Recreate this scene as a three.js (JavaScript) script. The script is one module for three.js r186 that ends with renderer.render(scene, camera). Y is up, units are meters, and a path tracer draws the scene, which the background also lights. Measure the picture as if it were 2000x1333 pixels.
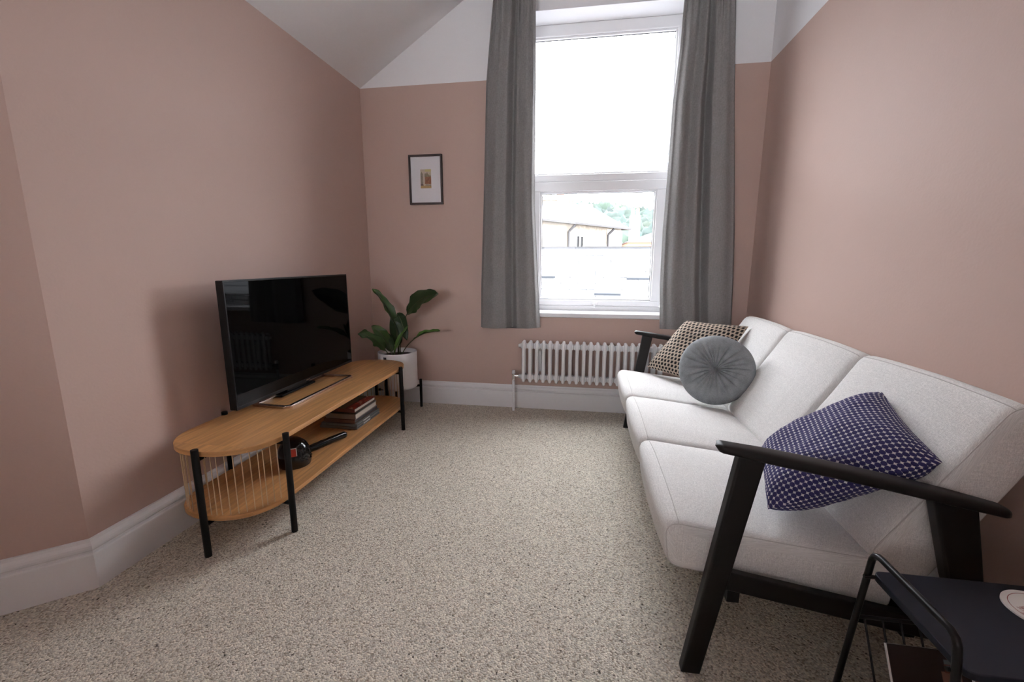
import * as THREE from 'three';
import { mergeGeometries, mergeVertices } from 'three/addons/utils/BufferGeometryUtils.js';
import { RoundedBoxGeometry } from 'three/addons/geometries/RoundedBoxGeometry.js';
import { ImprovedNoise } from 'three/addons/math/ImprovedNoise.js';

// ---------------------------------------------------------------- camera, sky, exposure
const scene = new THREE.Scene();
const camera = new THREE.PerspectiveCamera(75.99, 2000 / 1333, 0.05, 600);
camera.position.set(1.596, 1.08, 3.130);
camera.rotation.set(-0.1795, 0.1608, 0.001, 'YXZ');
scene.add(camera);

const renderer = new THREE.WebGLRenderer({ antialias: true });
renderer.toneMapping = THREE.LinearToneMapping;
renderer.toneMappingExposure = 1.07;
renderer.shadowMap.enabled = true;
renderer.shadowMap.type = THREE.PCFSoftShadowMap;

// bright overcast day: even white cloud cover
scene.background = new THREE.Color().setRGB(0.955, 0.985, 1.045);
scene.backgroundIntensity = 16.2;

// ---------------------------------------------------------------- helpers
const V = (x, y, z) => new THREE.Vector3(x, y, z);
function rng(seed) { let s = seed >>> 0; return () => { s = (s + 0x6D2B79F5) | 0; let t = Math.imul(s ^ (s >>> 15), 1 | s); t = (t + Math.imul(t ^ (t >>> 7), 61 | t)) ^ t; return ((t ^ (t >>> 14)) >>> 0) / 4294967296; }; }
const noise = new ImprovedNoise();
const clamp = (x, a = 0, b = 1) => Math.min(b, Math.max(a, x));
const lerp = (a, b, t) => a + (b - a) * t;
const smooth = (a, b, x) => { const t = clamp((x - a) / (b - a)); return t * t * (3 - 2 * t); };

const taken = {};
function numbered(n) { if (!(n in taken)) { taken[n] = 0; return n; } taken[n]++; return n + '_' + String(taken[n]).padStart(3, '0'); }
function shadow(o) { o.traverse((m) => { if (m.isMesh) { m.castShadow = true; m.receiveShadow = true; } }); return o; }

// uv in metres from the dominant direction of each face
function metreUV(g, s = 1) {
  if (g.index) g = g.toNonIndexed();
  const p = g.attributes.position, uv = new Float32Array(p.count * 2);
  const a = V(), b = V(), c = V(), n = V();
  for (let i = 0; i < p.count; i += 3) {
    a.fromBufferAttribute(p, i); b.fromBufferAttribute(p, i + 1); c.fromBufferAttribute(p, i + 2);
    n.subVectors(b, a).cross(c.clone().sub(a));
    const x = Math.abs(n.x), y = Math.abs(n.y), z = Math.abs(n.z);
    [a, b, c].forEach((q, k) => {
      let u, v;
      if (x >= y && x >= z) { u = q.z; v = q.y; } else if (y >= z) { u = q.z; v = q.x; } else { u = q.x; v = q.y; }
      uv[(i + k) * 2] = u * s; uv[(i + k) * 2 + 1] = v * s;
    });
  }
  g.setAttribute('uv', new THREE.BufferAttribute(uv, 2));
  return g;
}
function join(list) {
  const gs = list.map((g) => {
    const h = g.index ? g.toNonIndexed() : g;
    for (const k of Object.keys(h.attributes)) if (!['position', 'normal', 'uv'].includes(k)) h.deleteAttribute(k);
    if (!h.attributes.uv) h.setAttribute('uv', new THREE.BufferAttribute(new Float32Array(h.attributes.position.count * 2), 2));
    return h;
  });
  return gs.length === 1 ? gs[0] : mergeGeometries(gs, false);
}
function box(x0, x1, y0, y1, z0, z1, r = 0) {
  const w = x1 - x0, h = y1 - y0, d = z1 - z0;
  let g = r > 0 ? new RoundedBoxGeometry(w, h, d, 2, Math.min(r, w / 2.01, h / 2.01, d / 2.01)) : new THREE.BoxGeometry(w, h, d);
  g.translate((x0 + x1) / 2, (y0 + y1) / 2, (z0 + z1) / 2);
  return metreUV(g);
}
function rod(a, b, r0, r1 = r0, seg = 12) {
  const A = Array.isArray(a) ? V(...a) : a, B = Array.isArray(b) ? V(...b) : b;
  const d = B.clone().sub(A), L = d.length();
  const g = new THREE.CylinderGeometry(r1, r0, L, seg, 1);
  g.translate(0, L / 2, 0);
  g.applyQuaternion(new THREE.Quaternion().setFromUnitVectors(V(0, 1, 0), d.normalize()));
  g.translate(A.x, A.y, A.z);
  return g;
}
function tube(pts, r, seg = 40, rs = 8, tension = 0.5) {
  return new THREE.TubeGeometry(new THREE.CatmullRomCurve3(pts.map((p) => V(...p)), false, 'catmullrom', tension), seg, r, rs, false);
}
// polyline tube with rounded corners
function pipe(pts, r, bend = 0.03, seg = 8) {
  const path = new THREE.CurvePath(); const P = pts.map((p) => V(...p));
  let last = P[0];
  for (let i = 1; i < P.length - 1; i++) {
    const a = P[i].clone().add(P[i - 1].clone().sub(P[i]).setLength(bend)), b = P[i].clone().add(P[i + 1].clone().sub(P[i]).setLength(bend));
    path.add(new THREE.LineCurve3(last, a)); path.add(new THREE.QuadraticBezierCurve3(a, P[i], b)); last = b;
  }
  path.add(new THREE.LineCurve3(last, P[P.length - 1]));
  return new THREE.TubeGeometry(path, seg * P.length * 3, r, 10, false);
}
// closed rings (arrays of Vector3, equal length) -> skin; uv = arc length in metres
function loft(rings, { caps = true, closedRing = true, uvs = null } = {}) {
  const n = rings[0].length, m = rings.length, pos = [], uv = [], idx = [];
  const cols = closedRing ? n + 1 : n;
  for (let j = 0; j < m; j++) {
    let s = 0;
    for (let i = 0; i < cols; i++) {
      const p = rings[j][i % n];
      if (i) s += p.distanceTo(rings[j][(i - 1) % n]);
      pos.push(p.x, p.y, p.z);
      let t = 0;
      if (j) t = rings[j][0].distanceTo(rings[0][0]);
      if (uvs) uv.push(...uvs(i, j, s, t)); else uv.push(s, t);
    }
  }
  for (let j = 0; j < m - 1; j++) for (let i = 0; i < cols - 1; i++) {
    const a = j * cols + i, b = a + 1, c = a + cols, d = c + 1;
    idx.push(a, b, d, a, d, c);
  }
  const g = new THREE.BufferGeometry();
  g.setAttribute('position', new THREE.Float32BufferAttribute(pos, 3));
  g.setAttribute('uv', new THREE.Float32BufferAttribute(uv, 2));
  g.setIndex(idx);
  g.computeVertexNormals();
  if (closedRing) { // weld normals of the seam column
    const N = g.attributes.normal;
    for (let j = 0; j < m; j++) {
      const a = j * cols, b = a + cols - 1, v = V(N.getX(a) + N.getX(b), N.getY(a) + N.getY(b), N.getZ(a) + N.getZ(b)).normalize();
      N.setXYZ(a, v.x, v.y, v.z); N.setXYZ(b, v.x, v.y, v.z);
    }
  }
  const out = [g];
  if (caps && closedRing) for (const [ring, flip] of [[rings[0], true], [rings[m - 1], false]]) {
    const c = V(); ring.forEach((p) => c.add(p)); c.multiplyScalar(1 / n);
    const P = [];
    for (let i = 0; i < n; i++) { const a = ring[i], b = ring[(i + 1) % n]; if (flip) P.push(c, b, a); else P.push(c, a, b); }
    const q = new THREE.BufferGeometry().setFromPoints(P); q.computeVertexNormals(); out.push(metreUV(q));
  }
  return join(out);
}
function mesh(name, geo, mat, parent) {
  const m = new THREE.Mesh(Array.isArray(geo) ? join(geo) : geo, mat); m.name = parent ? name : numbered(name);
  m.castShadow = m.receiveShadow = true;
  (parent || scene).add(m); return m;
}
function thing(name, label, category, pos = [0, 0, 0], turn = 0, group) {
  const o = new THREE.Group(); o.name = numbered(name); o.position.set(...pos); o.rotation.y = turn;
  o.userData = { label, category }; if (group) o.userData.group = group; scene.add(o); return o;
}
function tag(o, label, category, group, kind) { Object.assign(o.userData, { label, category }); if (group) o.userData.group = group; if (kind) o.userData.kind = kind; return o; }
function struct(o, label, category) { o.userData.kind = 'structure'; if (label) { o.userData.label = label; o.userData.category = category; } return o; }
function sgroup(name, label, category) { const o = new THREE.Group(); o.name = name; scene.add(o); return struct(o, label, category); }
// geometry given in world coordinates, moved into the frame of a group that is only translated
const at = (g, o) => g.translate(-o.position.x, -o.position.y, -o.position.z);

// ---------------------------------------------------------------- textures
function tex(w, h, fn, srgb, rep = [1, 1]) {
  const d = new Uint8Array(w * h * 4);
  for (let y = 0; y < h; y++) for (let x = 0; x < w; x++) {
    const c = fn(x, y), i = (y * w + x) * 4;
    if (typeof c === 'number') { d[i] = d[i + 1] = d[i + 2] = clamp(c) * 255; } else { d[i] = clamp(c[0]) * 255; d[i + 1] = clamp(c[1]) * 255; d[i + 2] = clamp(c[2]) * 255; }
    d[i + 3] = 255;
  }
  const t = new THREE.DataTexture(d, w, h, THREE.RGBAFormat);
  t.wrapS = t.wrapT = THREE.RepeatWrapping; t.magFilter = THREE.LinearFilter; t.minFilter = THREE.LinearMipmapLinearFilter; t.generateMipmaps = true;
  if (srgb) t.colorSpace = THREE.SRGBColorSpace;
  t.repeat.set(...rep); t.needsUpdate = true; return t;
}
function canvasTex(w, h, draw) {
  const c = document.createElement('canvas'); c.width = w; c.height = h; draw(c.getContext('2d'), w, h);
  const t = new THREE.CanvasTexture(c); t.colorSpace = THREE.SRGBColorSpace; return t;
}
const tileNoise = (x, y, per, z = 0) => { // periodic value noise, per cells
  const xi = Math.floor(x), yi = Math.floor(y), fx = x - xi, fy = y - yi;
  const h = (a, b) => { let n = Math.imul(((a % per) + per) % per + 374761 * (z + 1), 668265263) ^ Math.imul(((b % per) + per) % per + 9176, 374761393); n = Math.imul(n ^ (n >>> 13), 1274126177); return ((n ^ (n >>> 16)) >>> 0) / 4294967296; };
  const u = fx * fx * (3 - 2 * fx), v = fy * fy * (3 - 2 * fy);
  return lerp(lerp(h(xi, yi), h(xi + 1, yi), u), lerp(h(xi, yi + 1), h(xi + 1, yi + 1), u), v);
};

// carpet: beige loop pile with darker flecks, 1.6 m tile
const CT = 2048, CSZ = 1.6;
const carpetMaps = (() => {
  const cells = 336, cs = CT / cells, r = rng(11);
  const jx = new Float32Array(cells * cells), jy = new Float32Array(cells * cells), tone = new Float32Array(cells * cells), warm = new Float32Array(cells * cells), hh = new Float32Array(cells * cells);
  for (let i = 0; i < cells * cells; i++) {
    jx[i] = 0.5 + (r() - 0.5) * 0.75; jy[i] = 0.5 + (r() - 0.5) * 0.75; warm[i] = (r() - 0.5);
    const k = r(); tone[i] = k < 0.005 ? 0.36 + r() * 0.15 : k < 0.17 ? 0.70 + r() * 0.15 : 0.88 + r() * 0.25; hh[i] = 0.6 + r() * 0.4;
  }
  const col = new Uint8Array(CT * CT * 4), bmp = new Uint8Array(CT * CT * 4), rr = rng(5);
  for (let y = 0; y < CT; y++) for (let x = 0; x < CT; x++) {
    const gx = x / cs, gy = y / cs, cx = Math.floor(gx), cy = Math.floor(gy);
    let best = 9, id = 0;
    for (let b = -1; b <= 1; b++) for (let a = -1; a <= 1; a++) {
      const X = (cx + a + cells) % cells, Y = (cy + b + cells) % cells, k = Y * cells + X;
      const dx = cx + a + jx[k] - gx, dy = cy + b + jy[k] - gy, d = dx * dx * 1.25 + dy * dy;
      if (d < best) { best = d; id = k; }
    }
    const f = 0.90 + rr() * 0.20, t = tone[id] * f, w = warm[id] * 0.012 + (tone[id] < 0.86 ? 0.035 : 0), i = (y * CT + x) * 4;
    col[i] = clamp(0.795 * t * (1 + w)) * 255; col[i + 1] = clamp(0.765 * t) * 255; col[i + 2] = clamp(0.708 * t * (1 - w)) * 255; col[i + 3] = 255;
    const h = hh[id] * Math.sqrt(Math.max(0, 1 - best * 1.5)); bmp[i] = bmp[i + 1] = bmp[i + 2] = h * 255; bmp[i + 3] = 255;
  }
  const mk = (d, s) => { const t = new THREE.DataTexture(d, CT, CT, THREE.RGBAFormat); t.wrapS = t.wrapT = THREE.RepeatWrapping; t.magFilter = THREE.LinearFilter; t.minFilter = THREE.LinearMipmapLinearFilter; t.generateMipmaps = true; if (s) t.colorSpace = THREE.SRGBColorSpace; t.repeat.set(1 / CSZ, 1 / CSZ); t.needsUpdate = true; return t; };
  return { map: mk(col, true), bump: mk(bmp, false) };
})();

const plasterBump = tex(512, 512, (x, y) => 0.5 + 0.25 * (tileNoise(x / 4, y / 4, 128, 1) - 0.5) + 0.5 * (tileNoise(x / 32, y / 32, 16, 2) - 0.5), false, [1.4, 1.4]);
const linen = (() => { // heathered linen weave, 0.4 m tile
  const N = 1024, r = rng(21), warp = Array.from({ length: N / 2 }, () => r()), weft = Array.from({ length: N / 2 }, () => r());
  const map = tex(N, N, (x, y) => {
    const slubA = tileNoise(x / 2, y / 8, 512, 3), slubB = tileNoise(x / 8, y / 2, 512, 4);
    const t = 0.9 + 0.03 * (warp[x >> 1] - 0.5) + 0.03 * (weft[y >> 1] - 0.5) + 0.11 * (slubA - 0.5) + 0.08 * (slubB - 0.5) + 0.07 * (r() - 0.5);
    return [0.965 * t, 0.957 * t, 0.945 * t];
  }, true, [2.5, 2.5]);
  const bump = tex(512, 512, (x, y) => 0.5 + 0.25 * Math.sin(x * Math.PI / 2) * Math.sin(y * Math.PI / 2) + 0.4 * (tileNoise(x / 3, y / 14, 512, 5) - 0.5) + 0.4 * (tileNoise(x / 14, y / 3, 512, 6) - 0.5), false, [3.5, 3.5]);
  return { map, bump };
})();
const twill = tex(512, 512, (x, y) => 0.5 + 0.3 * Math.sin((x + y) * Math.PI / 4) + 0.3 * (tileNoise(x / 2, y / 12, 256, 7) - 0.5), false, [5, 5]);
const greyCloth = tex(512, 512, (x, y) => { const t = 0.93 + 0.14 * (tileNoise(x / 2, y / 20, 256, 8) - 0.5) + 0.1 * (tileNoise(x / 16, y / 2, 256, 9) - 0.5); return [0.575 * t, 0.565 * t, 0.56 * t]; }, true, [4, 4]);
const velvetTex = tex(512, 512, (x, y) => { const t = 0.92 + 0.16 * (tileNoise(x / 3, y / 3, 170, 10) - 0.5) + 0.12 * (tileNoise(x / 40, y / 40, 12, 11) - 0.5); return [0.555 * t, 0.57 * t, 0.58 * t]; }, true, [4, 4]);
const oak = (() => { // straight-grained oak veneer, u along the grain
  const map = tex(1024, 512, (x, y) => {
    const wob = 6 * tileNoise(x / 256, y / 64, 4, 12), g = tileNoise(x / 90, (y + wob) / 3, 512, 13), g2 = tileNoise(x / 200, (y + wob) / 11, 512, 14), pore = tileNoise(x / 14, y / 1.3, 512, 15) > 0.86 ? -0.06 : 0;
    const t = 0.93 + 0.09 * (g - 0.5) + 0.16 * (g2 - 0.5) + pore;
    return [0.83 * t, 0.615 * t, 0.395 * t];
  }, true, [1 / 0.9, 1 / 0.45]);
  return map;
})();
const dotBlue = tex(1024, 1024, (x, y) => { // navy knitted dots on a cream ground, 14 rows per tile
  const n = 16, u = x / 1024 * n, v = y / 1024 * n, du = (u % 1) - 0.5, dv = (v % 1) - 0.5;
  const d = Math.sqrt(du * du + dv * dv), f = 0.9 + 0.2 * tileNoise(x / 3, y / 3, 341, 16);
  const k = smooth(0.475, 0.52, d + 0.03 * (tileNoise(x / 6, y / 6, 170, 17) - 0.5));
  return [lerp(0.19, 0.80, k) * f, lerp(0.175, 0.78, k) * f, lerp(0.365, 0.79, k) * f];
}, true);
const dotBump = tex(512, 512, (x, y) => { const n = 16, u = x / 512 * n, v = y / 512 * n, du = (u % 1) - 0.5, dv = (v % 1) - 0.5; return 0.3 + 0.7 * Math.sqrt(Math.max(0, 1 - (du * du + dv * dv) * 4)) + 0.15 * (tileNoise(x / 3, y / 3, 170, 18) - 0.5); }, false);
const weaveCell = (x, y, N) => { // cream cords crossing over black ground
  const n = 14, u = x / N * n, v = y / N * n, row = Math.floor(v), du = Math.abs(((u + (row % 2) * 0.5) % 1) - 0.5), dv = Math.abs((v % 1) - 0.5);
  return Math.max(du / 0.30, dv / 0.34);
};
const weaveTex = tex(1024, 1024, (x, y) => {
  const k = smooth(0.92, 1.06, weaveCell(x, y, 1024)), f = 0.86 + 0.28 * tileNoise(x / 4, y / 4, 256, 19);
  return [lerp(0.09, 0.72, k) * f, lerp(0.08, 0.655, k) * f, lerp(0.085, 0.59, k) * f];
}, true);
const weaveBump = tex(512, 512, (x, y) => smooth(0.7, 1.2, weaveCell(x, y, 512)) * 0.85 + 0.15 * tileNoise(x / 3, y / 3, 170, 20), false);
const stoneTex = tex(512, 512, (x, y) => { const t = 0.80 + 0.36 * tileNoise(x / 16, y / 16, 32, 22) * tileNoise(x / 3, y / 3, 170, 23); return [0.62 * t, 0.575 * t, 0.515 * t]; }, true, [0.3, 0.3]);

// ---------------------------------------------------------------- materials
const std = (o) => new THREE.MeshStandardMaterial(o);
const rgb = (r, g, b) => new THREE.Color().setRGB(r, g, b);
const M = {
  pink: std({ color: rgb(0.545, 0.39, 0.332), roughness: 0.64, bumpMap: plasterBump, bumpScale: 0.0006 }),
  white: std({ color: rgb(0.86, 0.855, 0.87), roughness: 0.7, bumpMap: plasterBump, bumpScale: 0.0006 }),
  gloss: std({ color: rgb(0.84, 0.84, 0.86), roughness: 0.32 }),
  upvc: std({ color: rgb(0.84, 0.84, 0.85), roughness: 0.28 }),
  gasket: std({ color: rgb(0.05, 0.05, 0.055), roughness: 0.6 }),
  carpet: std({ map: carpetMaps.map, roughness: 1, bumpMap: carpetMaps.bump, bumpScale: 0.0032 }),
  glass: new THREE.MeshPhysicalMaterial({ color: 0xffffff, transmission: 1, thickness: 0, roughness: 0, ior: 1.5, specularIntensity: 0.12 }),
  linen: new THREE.MeshPhysicalMaterial({ map: linen.map, roughness: 0.95, bumpMap: linen.bump, bumpScale: 0.0006, sheen: 0.15, sheenRoughness: 0.6 }),
  seam: std({ color: rgb(0.58, 0.56, 0.54), roughness: 0.95 }),
  blackwood: new THREE.MeshPhysicalMaterial({ color: rgb(0.009, 0.0075, 0.0075), roughness: 0.48, specularIntensity: 0.55 }),
  blackmetal: new THREE.MeshPhysicalMaterial({ color: rgb(0.006, 0.006, 0.0065), roughness: 0.5, specularIntensity: 0.4 }),
  tubeblack: new THREE.MeshPhysicalMaterial({ color: rgb(0.006, 0.006, 0.007), roughness: 0.3, specularIntensity: 0.6 }),
  navy: new THREE.MeshPhysicalMaterial({ color: rgb(0.012, 0.0145, 0.024), roughness: 0.42, specularIntensity: 0.6 }),
  curtain: new THREE.MeshPhysicalMaterial({ map: greyCloth, roughness: 0.9, bumpMap: twill, bumpScale: 0.0004, sheen: 0.2, sheenRoughness: 0.5 }),
  velvet: new THREE.MeshPhysicalMaterial({ map: velvetTex, roughness: 0.9, sheen: 0.4, sheenRoughness: 0.35, sheenColor: rgb(0.5, 0.53, 0.55) }),
  blue: std({ map: dotBlue, roughness: 0.95, bumpMap: dotBump, bumpScale: 0.002 }),
  weave: std({ map: weaveTex, roughness: 0.95, bumpMap: weaveBump, bumpScale: 0.003 }),
  oak: std({ map: oak, roughness: 0.42 }),
  cord: std({ color: rgb(0.56, 0.40, 0.25), roughness: 0.8 }),
  tvbody: new THREE.MeshPhysicalMaterial({ color: rgb(0.005, 0.005, 0.0055), roughness: 0.35, specularIntensity: 0.45 }),
  screen: new THREE.MeshPhysicalMaterial({ color: rgb(0.0012, 0.0012, 0.0015), roughness: 0.03, ior: 1.5, specularIntensity: 0.2 }),
  bronze: std({ color: rgb(0.55, 0.46, 0.42), roughness: 0.22, metalness: 1 }),
  chrome: std({ color: rgb(0.75, 0.74, 0.73), roughness: 0.15, metalness: 1 }),
  pot: std({ color: rgb(0.86, 0.855, 0.87), roughness: 0.5 }),
  soil: std({ color: rgb(0.035, 0.025, 0.018), roughness: 1 }),
  stem: std({ color: rgb(0.06, 0.075, 0.03), roughness: 0.6 }),
  leafDark: std({ color: rgb(0.016, 0.040, 0.009), roughness: 0.4, side: THREE.DoubleSide }),
  leafMid: std({ color: rgb(0.032, 0.075, 0.012), roughness: 0.4, side: THREE.DoubleSide }),
  leafYoung: std({ color: rgb(0.075, 0.17, 0.032), roughness: 0.45, side: THREE.DoubleSide }),
  vein: std({ color: rgb(0.10, 0.15, 0.05), roughness: 0.5 }),
  radiator: std({ color: rgb(0.84, 0.84, 0.855), roughness: 0.3 }),
  frame: std({ color: rgb(0.030, 0.013, 0.011), roughness: 0.4 }),
  mount: std({ color: rgb(0.78, 0.765, 0.80), roughness: 0.9 }),
  pages: std({ color: rgb(0.62, 0.57, 0.50), roughness: 0.95 }),
  blackgloss: std({ color: rgb(0.006, 0.006, 0.007), roughness: 0.12 }),
  redlabel: std({ color: rgb(0.52, 0.045, 0.02), roughness: 0.5 }),
  paper: std({ color: rgb(0.78, 0.77, 0.75), roughness: 0.8 }),
  slate: [0.115, 0.135, 0.155, 0.125].map((k) => std({ color: rgb(k * 1.0, k * 1.02, k * 1.06), roughness: 0.55 })),
  lead: std({ color: rgb(0.035, 0.04, 0.047), roughness: 0.6 }),
  stone: std({ map: stoneTex, roughness: 0.95 }),
  farSlate: std({ color: rgb(0.20, 0.20, 0.215), roughness: 0.7 }),
  render: std({ color: rgb(0.62, 0.60, 0.56), roughness: 0.9 }),
  gutter: std({ color: rgb(0.028, 0.025, 0.025), roughness: 0.6 }),
  terracotta: std({ color: rgb(0.42, 0.20, 0.12), roughness: 0.9 }),
  foliage: std({ color: rgb(0.031, 0.047, 0.041), roughness: 1 }),
  grass: std({ color: rgb(0.040, 0.06, 0.045), roughness: 1 }),
  asphalt: std({ color: rgb(0.10, 0.10, 0.105), roughness: 1 }),
};

// ---------------------------------------------------------------- room shell
const W = 2.682, PH = 2.279, CH = 3.25, SL = 0.6457, ZC = 2.062, REAR = 7.4, XL = -0.80;
const chDir = V(-0.754, 0, 0.657).normalize();
const chLen = (0 - XL) / -chDir.x, ZX = ZC + chDir.z * chLen; // chamfer end
const flatX = (CH - PH) / SL;

struct(mesh('floor', box(XL - 0.25, W + 0.2, -0.2, 0, -0.3, REAR + 0.2), M.carpet), 'beige speckled loop-pile carpet covering the whole floor', 'carpet');

{ // left wall: runs from the window wall to an outward corner
  const w = sgroup('wall_left', 'plain dusty pink wall behind the television', 'wall');
  mesh('painted_section', box(-0.2, 0, 0, PH + 0.02, -0.3, ZC), M.pink, w);
  const c = sgroup('wall_left_return', 'dusty pink wall angled away at the left corner', 'wall');
  const s = new THREE.Shape([[0, ZC], [XL, ZX], [XL, ZX - 0.3], [-0.2, ZC - 0.05], [-0.2, ZC - 0.2], [-0.0001, ZC - 0.2]].map(([x, z]) => new THREE.Vector2(x, z)));
  const g = new THREE.ExtrudeGeometry(s, { depth: PH + 0.02, bevelEnabled: false }); g.rotateX(Math.PI / 2); g.translate(0, PH + 0.02, 0);
  mesh('painted_section', metreUV(g), M.pink, c);
  const k = sgroup('wall_left_rear', 'pink side wall behind the camera position', 'wall');
  mesh('painted_section', box(XL - 0.2, XL, 0, PH + 0.02, ZX - 0.3, REAR + 0.2), M.pink, k);
}
const OX0 = 1.15, OX1 = 2.20, OY0 = 0.70, OY1 = 2.675, WT = 0.30;
{ // window wall
  const w = sgroup('wall_back', 'window wall painted dusty pink below and white above', 'wall');
  mesh('pink_paint', [box(-0.2, OX0, 0, PH, -WT, 0), box(OX1, W + 0.2, 0, PH, -WT, 0), box(OX0, OX1, 0, OY0, -WT, 0)], M.pink, w);
  mesh('white_paint', [box(-0.2, OX0, PH, CH + 0.1, -WT, 0), box(OX1, W + 0.2, PH, CH + 0.1, -WT, 0), box(OX0, OX1, OY1, CH + 0.1, -WT, 0)], M.white, w);
  mesh('window_reveal', [box(OX0, OX0 + 0.006, OY0, OY1, -WT + 0.05, -0.0005), box(OX1 - 0.006, OX1, OY0, OY1, -WT + 0.05, -0.0005), box(OX0 + 0.006, OX1 - 0.006, OY1 - 0.006, OY1, -WT + 0.05, -0.0005)], M.white, w);
}
{ // right wall
  const w = sgroup('wall_right', 'pink wall behind the sofa with a white band at the top', 'wall');
  mesh('pink_paint', box(W, W + 0.2, 0, PH, 0, REAR + 0.2), M.pink, w);
  mesh('white_paint', box(W, W + 0.2, PH, CH + 0.1, 0, REAR + 0.2), M.white, w);
}
const RX0 = -0.72, RX1 = 1.42, RY0 = 0.90, RY1 = 2.22;
{ // wall behind the camera, with the room's second window
  const w = sgroup('wall_rear', 'pink wall with a second window opposite the sofa end', 'wall');
  mesh('painted_section', [box(XL - 0.2, RX0, 0, CH + 0.1, REAR, REAR + 0.2), box(RX1, W + 0.2, 0, CH + 0.1, REAR, REAR + 0.2), box(RX0, RX1, 0, RY0, REAR, REAR + 0.2), box(RX0, RX1, RY1, CH + 0.1, REAR, REAR + 0.2)], M.pink, w);
  const v = sgroup('window_2', 'white framed window in the wall behind the camera', 'window'), z0 = REAR + 0.10, z1 = REAR + 0.16, xm = (RX0 + RX1) / 2;
  mesh('outer_frame', [box(RX0, RX1, RY1 - 0.06, RY1, z0, z1), box(RX0, RX1, RY0, RY0 + 0.06, z0, z1), box(RX0, RX0 + 0.06, RY0 + 0.06, RY1 - 0.06, z0, z1), box(RX1 - 0.06, RX1, RY0 + 0.06, RY1 - 0.06, z0, z1), box(xm - 0.035, xm + 0.035, RY0 + 0.06, RY1 - 0.06, z0, z1)], M.upvc, v);
  for (const [a, b] of [[RX0 + 0.06, xm - 0.035], [xm + 0.035, RX1 - 0.06]]) mesh('glass_pane', box(a, b, RY0 + 0.06, RY1 - 0.06, z0 + 0.028, z0 + 0.032), M.glass, v);
  mesh('window_sill', box(RX0 - 0.02, RX1 + 0.02, RY0 - 0.03, RY0 + 0.005, REAR - 0.03, z0, 0.005), M.upvc, v);
}
{ // sides of the opening the picture was taken through: they shade the near corners of the room
  const w = sgroup('wall_partition', 'pink wall on both sides of the opening behind the camera', 'wall');
  for (const [a, b, h] of [[1.86, W, CH + 0.05], [XL, 0.10, PH + 0.09]]) mesh('painted_section', box(a, b, 0, h, 3.52, 3.64), M.pink, w);
}
{ // stairwell guard behind the camera: keeps the rear window's light off the lowest surfaces
  const w = sgroup('wall_stairwell', 'half-height pink wall guarding the stairs behind the camera', 'wall');
  mesh('painted_section', box(XL, 1.80, 0, 0.90, 4.20, 4.32), M.pink, w);
  mesh('capping', box(XL, 1.82, 0.90, 0.925, 4.18, 4.34, 0.004), M.gloss, w);
}
{ // ceiling: slopes up from the left wall, then level
  const c = sgroup('ceiling', 'white ceiling sloping up from the left wall', 'ceiling');
  const s = new THREE.Shape([[XL - 0.2, PH], [0, PH], [flatX, CH], [W + 0.2, CH], [W + 0.2, CH + 0.2], [flatX - 0.05, CH + 0.2], [-0.05, PH + 0.2], [XL - 0.2, PH + 0.2]].map((p) => new THREE.Vector2(...p)));
  const g = new THREE.ExtrudeGeometry(s, { depth: REAR + 0.5, bevelEnabled: false }); g.translate(0, 0, -0.3);
  mesh('plaster', metreUV(g), M.white, c);
}
// skirting boards: moulded profile, mitred along a path in plan
const BB = 0.174;
function skirting(name, path, label) { // path: [x, z] along the wall face, room on the left-hand side given by n
  const prof = [[0, 0], [0.019, 0], [0.019, 0.118], [0.0185, 0.122], [0.0160, 0.125], [0.0100, 0.127], [0.0095, 0.132], [0.0135, 0.135], [0.0175, 0.140], [0.0192, 0.147], [0.0182, 0.155], [0.0150, 0.161], [0.0115, 0.165], [0.0100, 0.170], [0.0090, BB], [0, BB]];
  const P = path.map(([x, z]) => new THREE.Vector2(x, z)), N = [];
  for (let i = 0; i < P.length - 1; i++) { const d = P[i + 1].clone().sub(P[i]).normalize(); N.push(new THREE.Vector2(-d.y, d.x)); }
  const rings = P.map((p, i) => {
    let n; if (i === 0) n = N[0].clone(); else if (i === P.length - 1) n = N[i - 1].clone(); else { n = N[i - 1].clone().add(N[i]).normalize(); n.multiplyScalar(1 / n.dot(N[i])); }
    return prof.map(([o, y]) => V(p.x + n.x * o, y, p.y + n.y * o));
  });
  // sharp pieces: one loft per straight run so that mitres stay crisp
  const gs = []; for (let i = 0; i < rings.length - 1; i++) { let g = loft([rings[i], rings[i + 1]]); g.computeVertexNormals(); gs.push(g); }
  return struct(mesh(name, gs, M.gloss), label, 'skirting board');
}
const ce = V(0, 0, ZC).addScaledVector(chDir, chLen);
skirting('baseboard_left', [[XL, REAR], [ce.x, ce.z], [0, ZC], [0, 0]], 'white moulded skirting board turning the left corner');
skirting('baseboard_back', [[0, 0.0], [W, 0.0]], 'white moulded skirting board under the window');
skirting('baseboard_right', [[W, 0], [W, REAR]], 'white skirting board low behind the sofa');
skirting('baseboard_rear', [[W, REAR], [XL, REAR]], 'white skirting board on the wall opposite the window');

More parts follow.
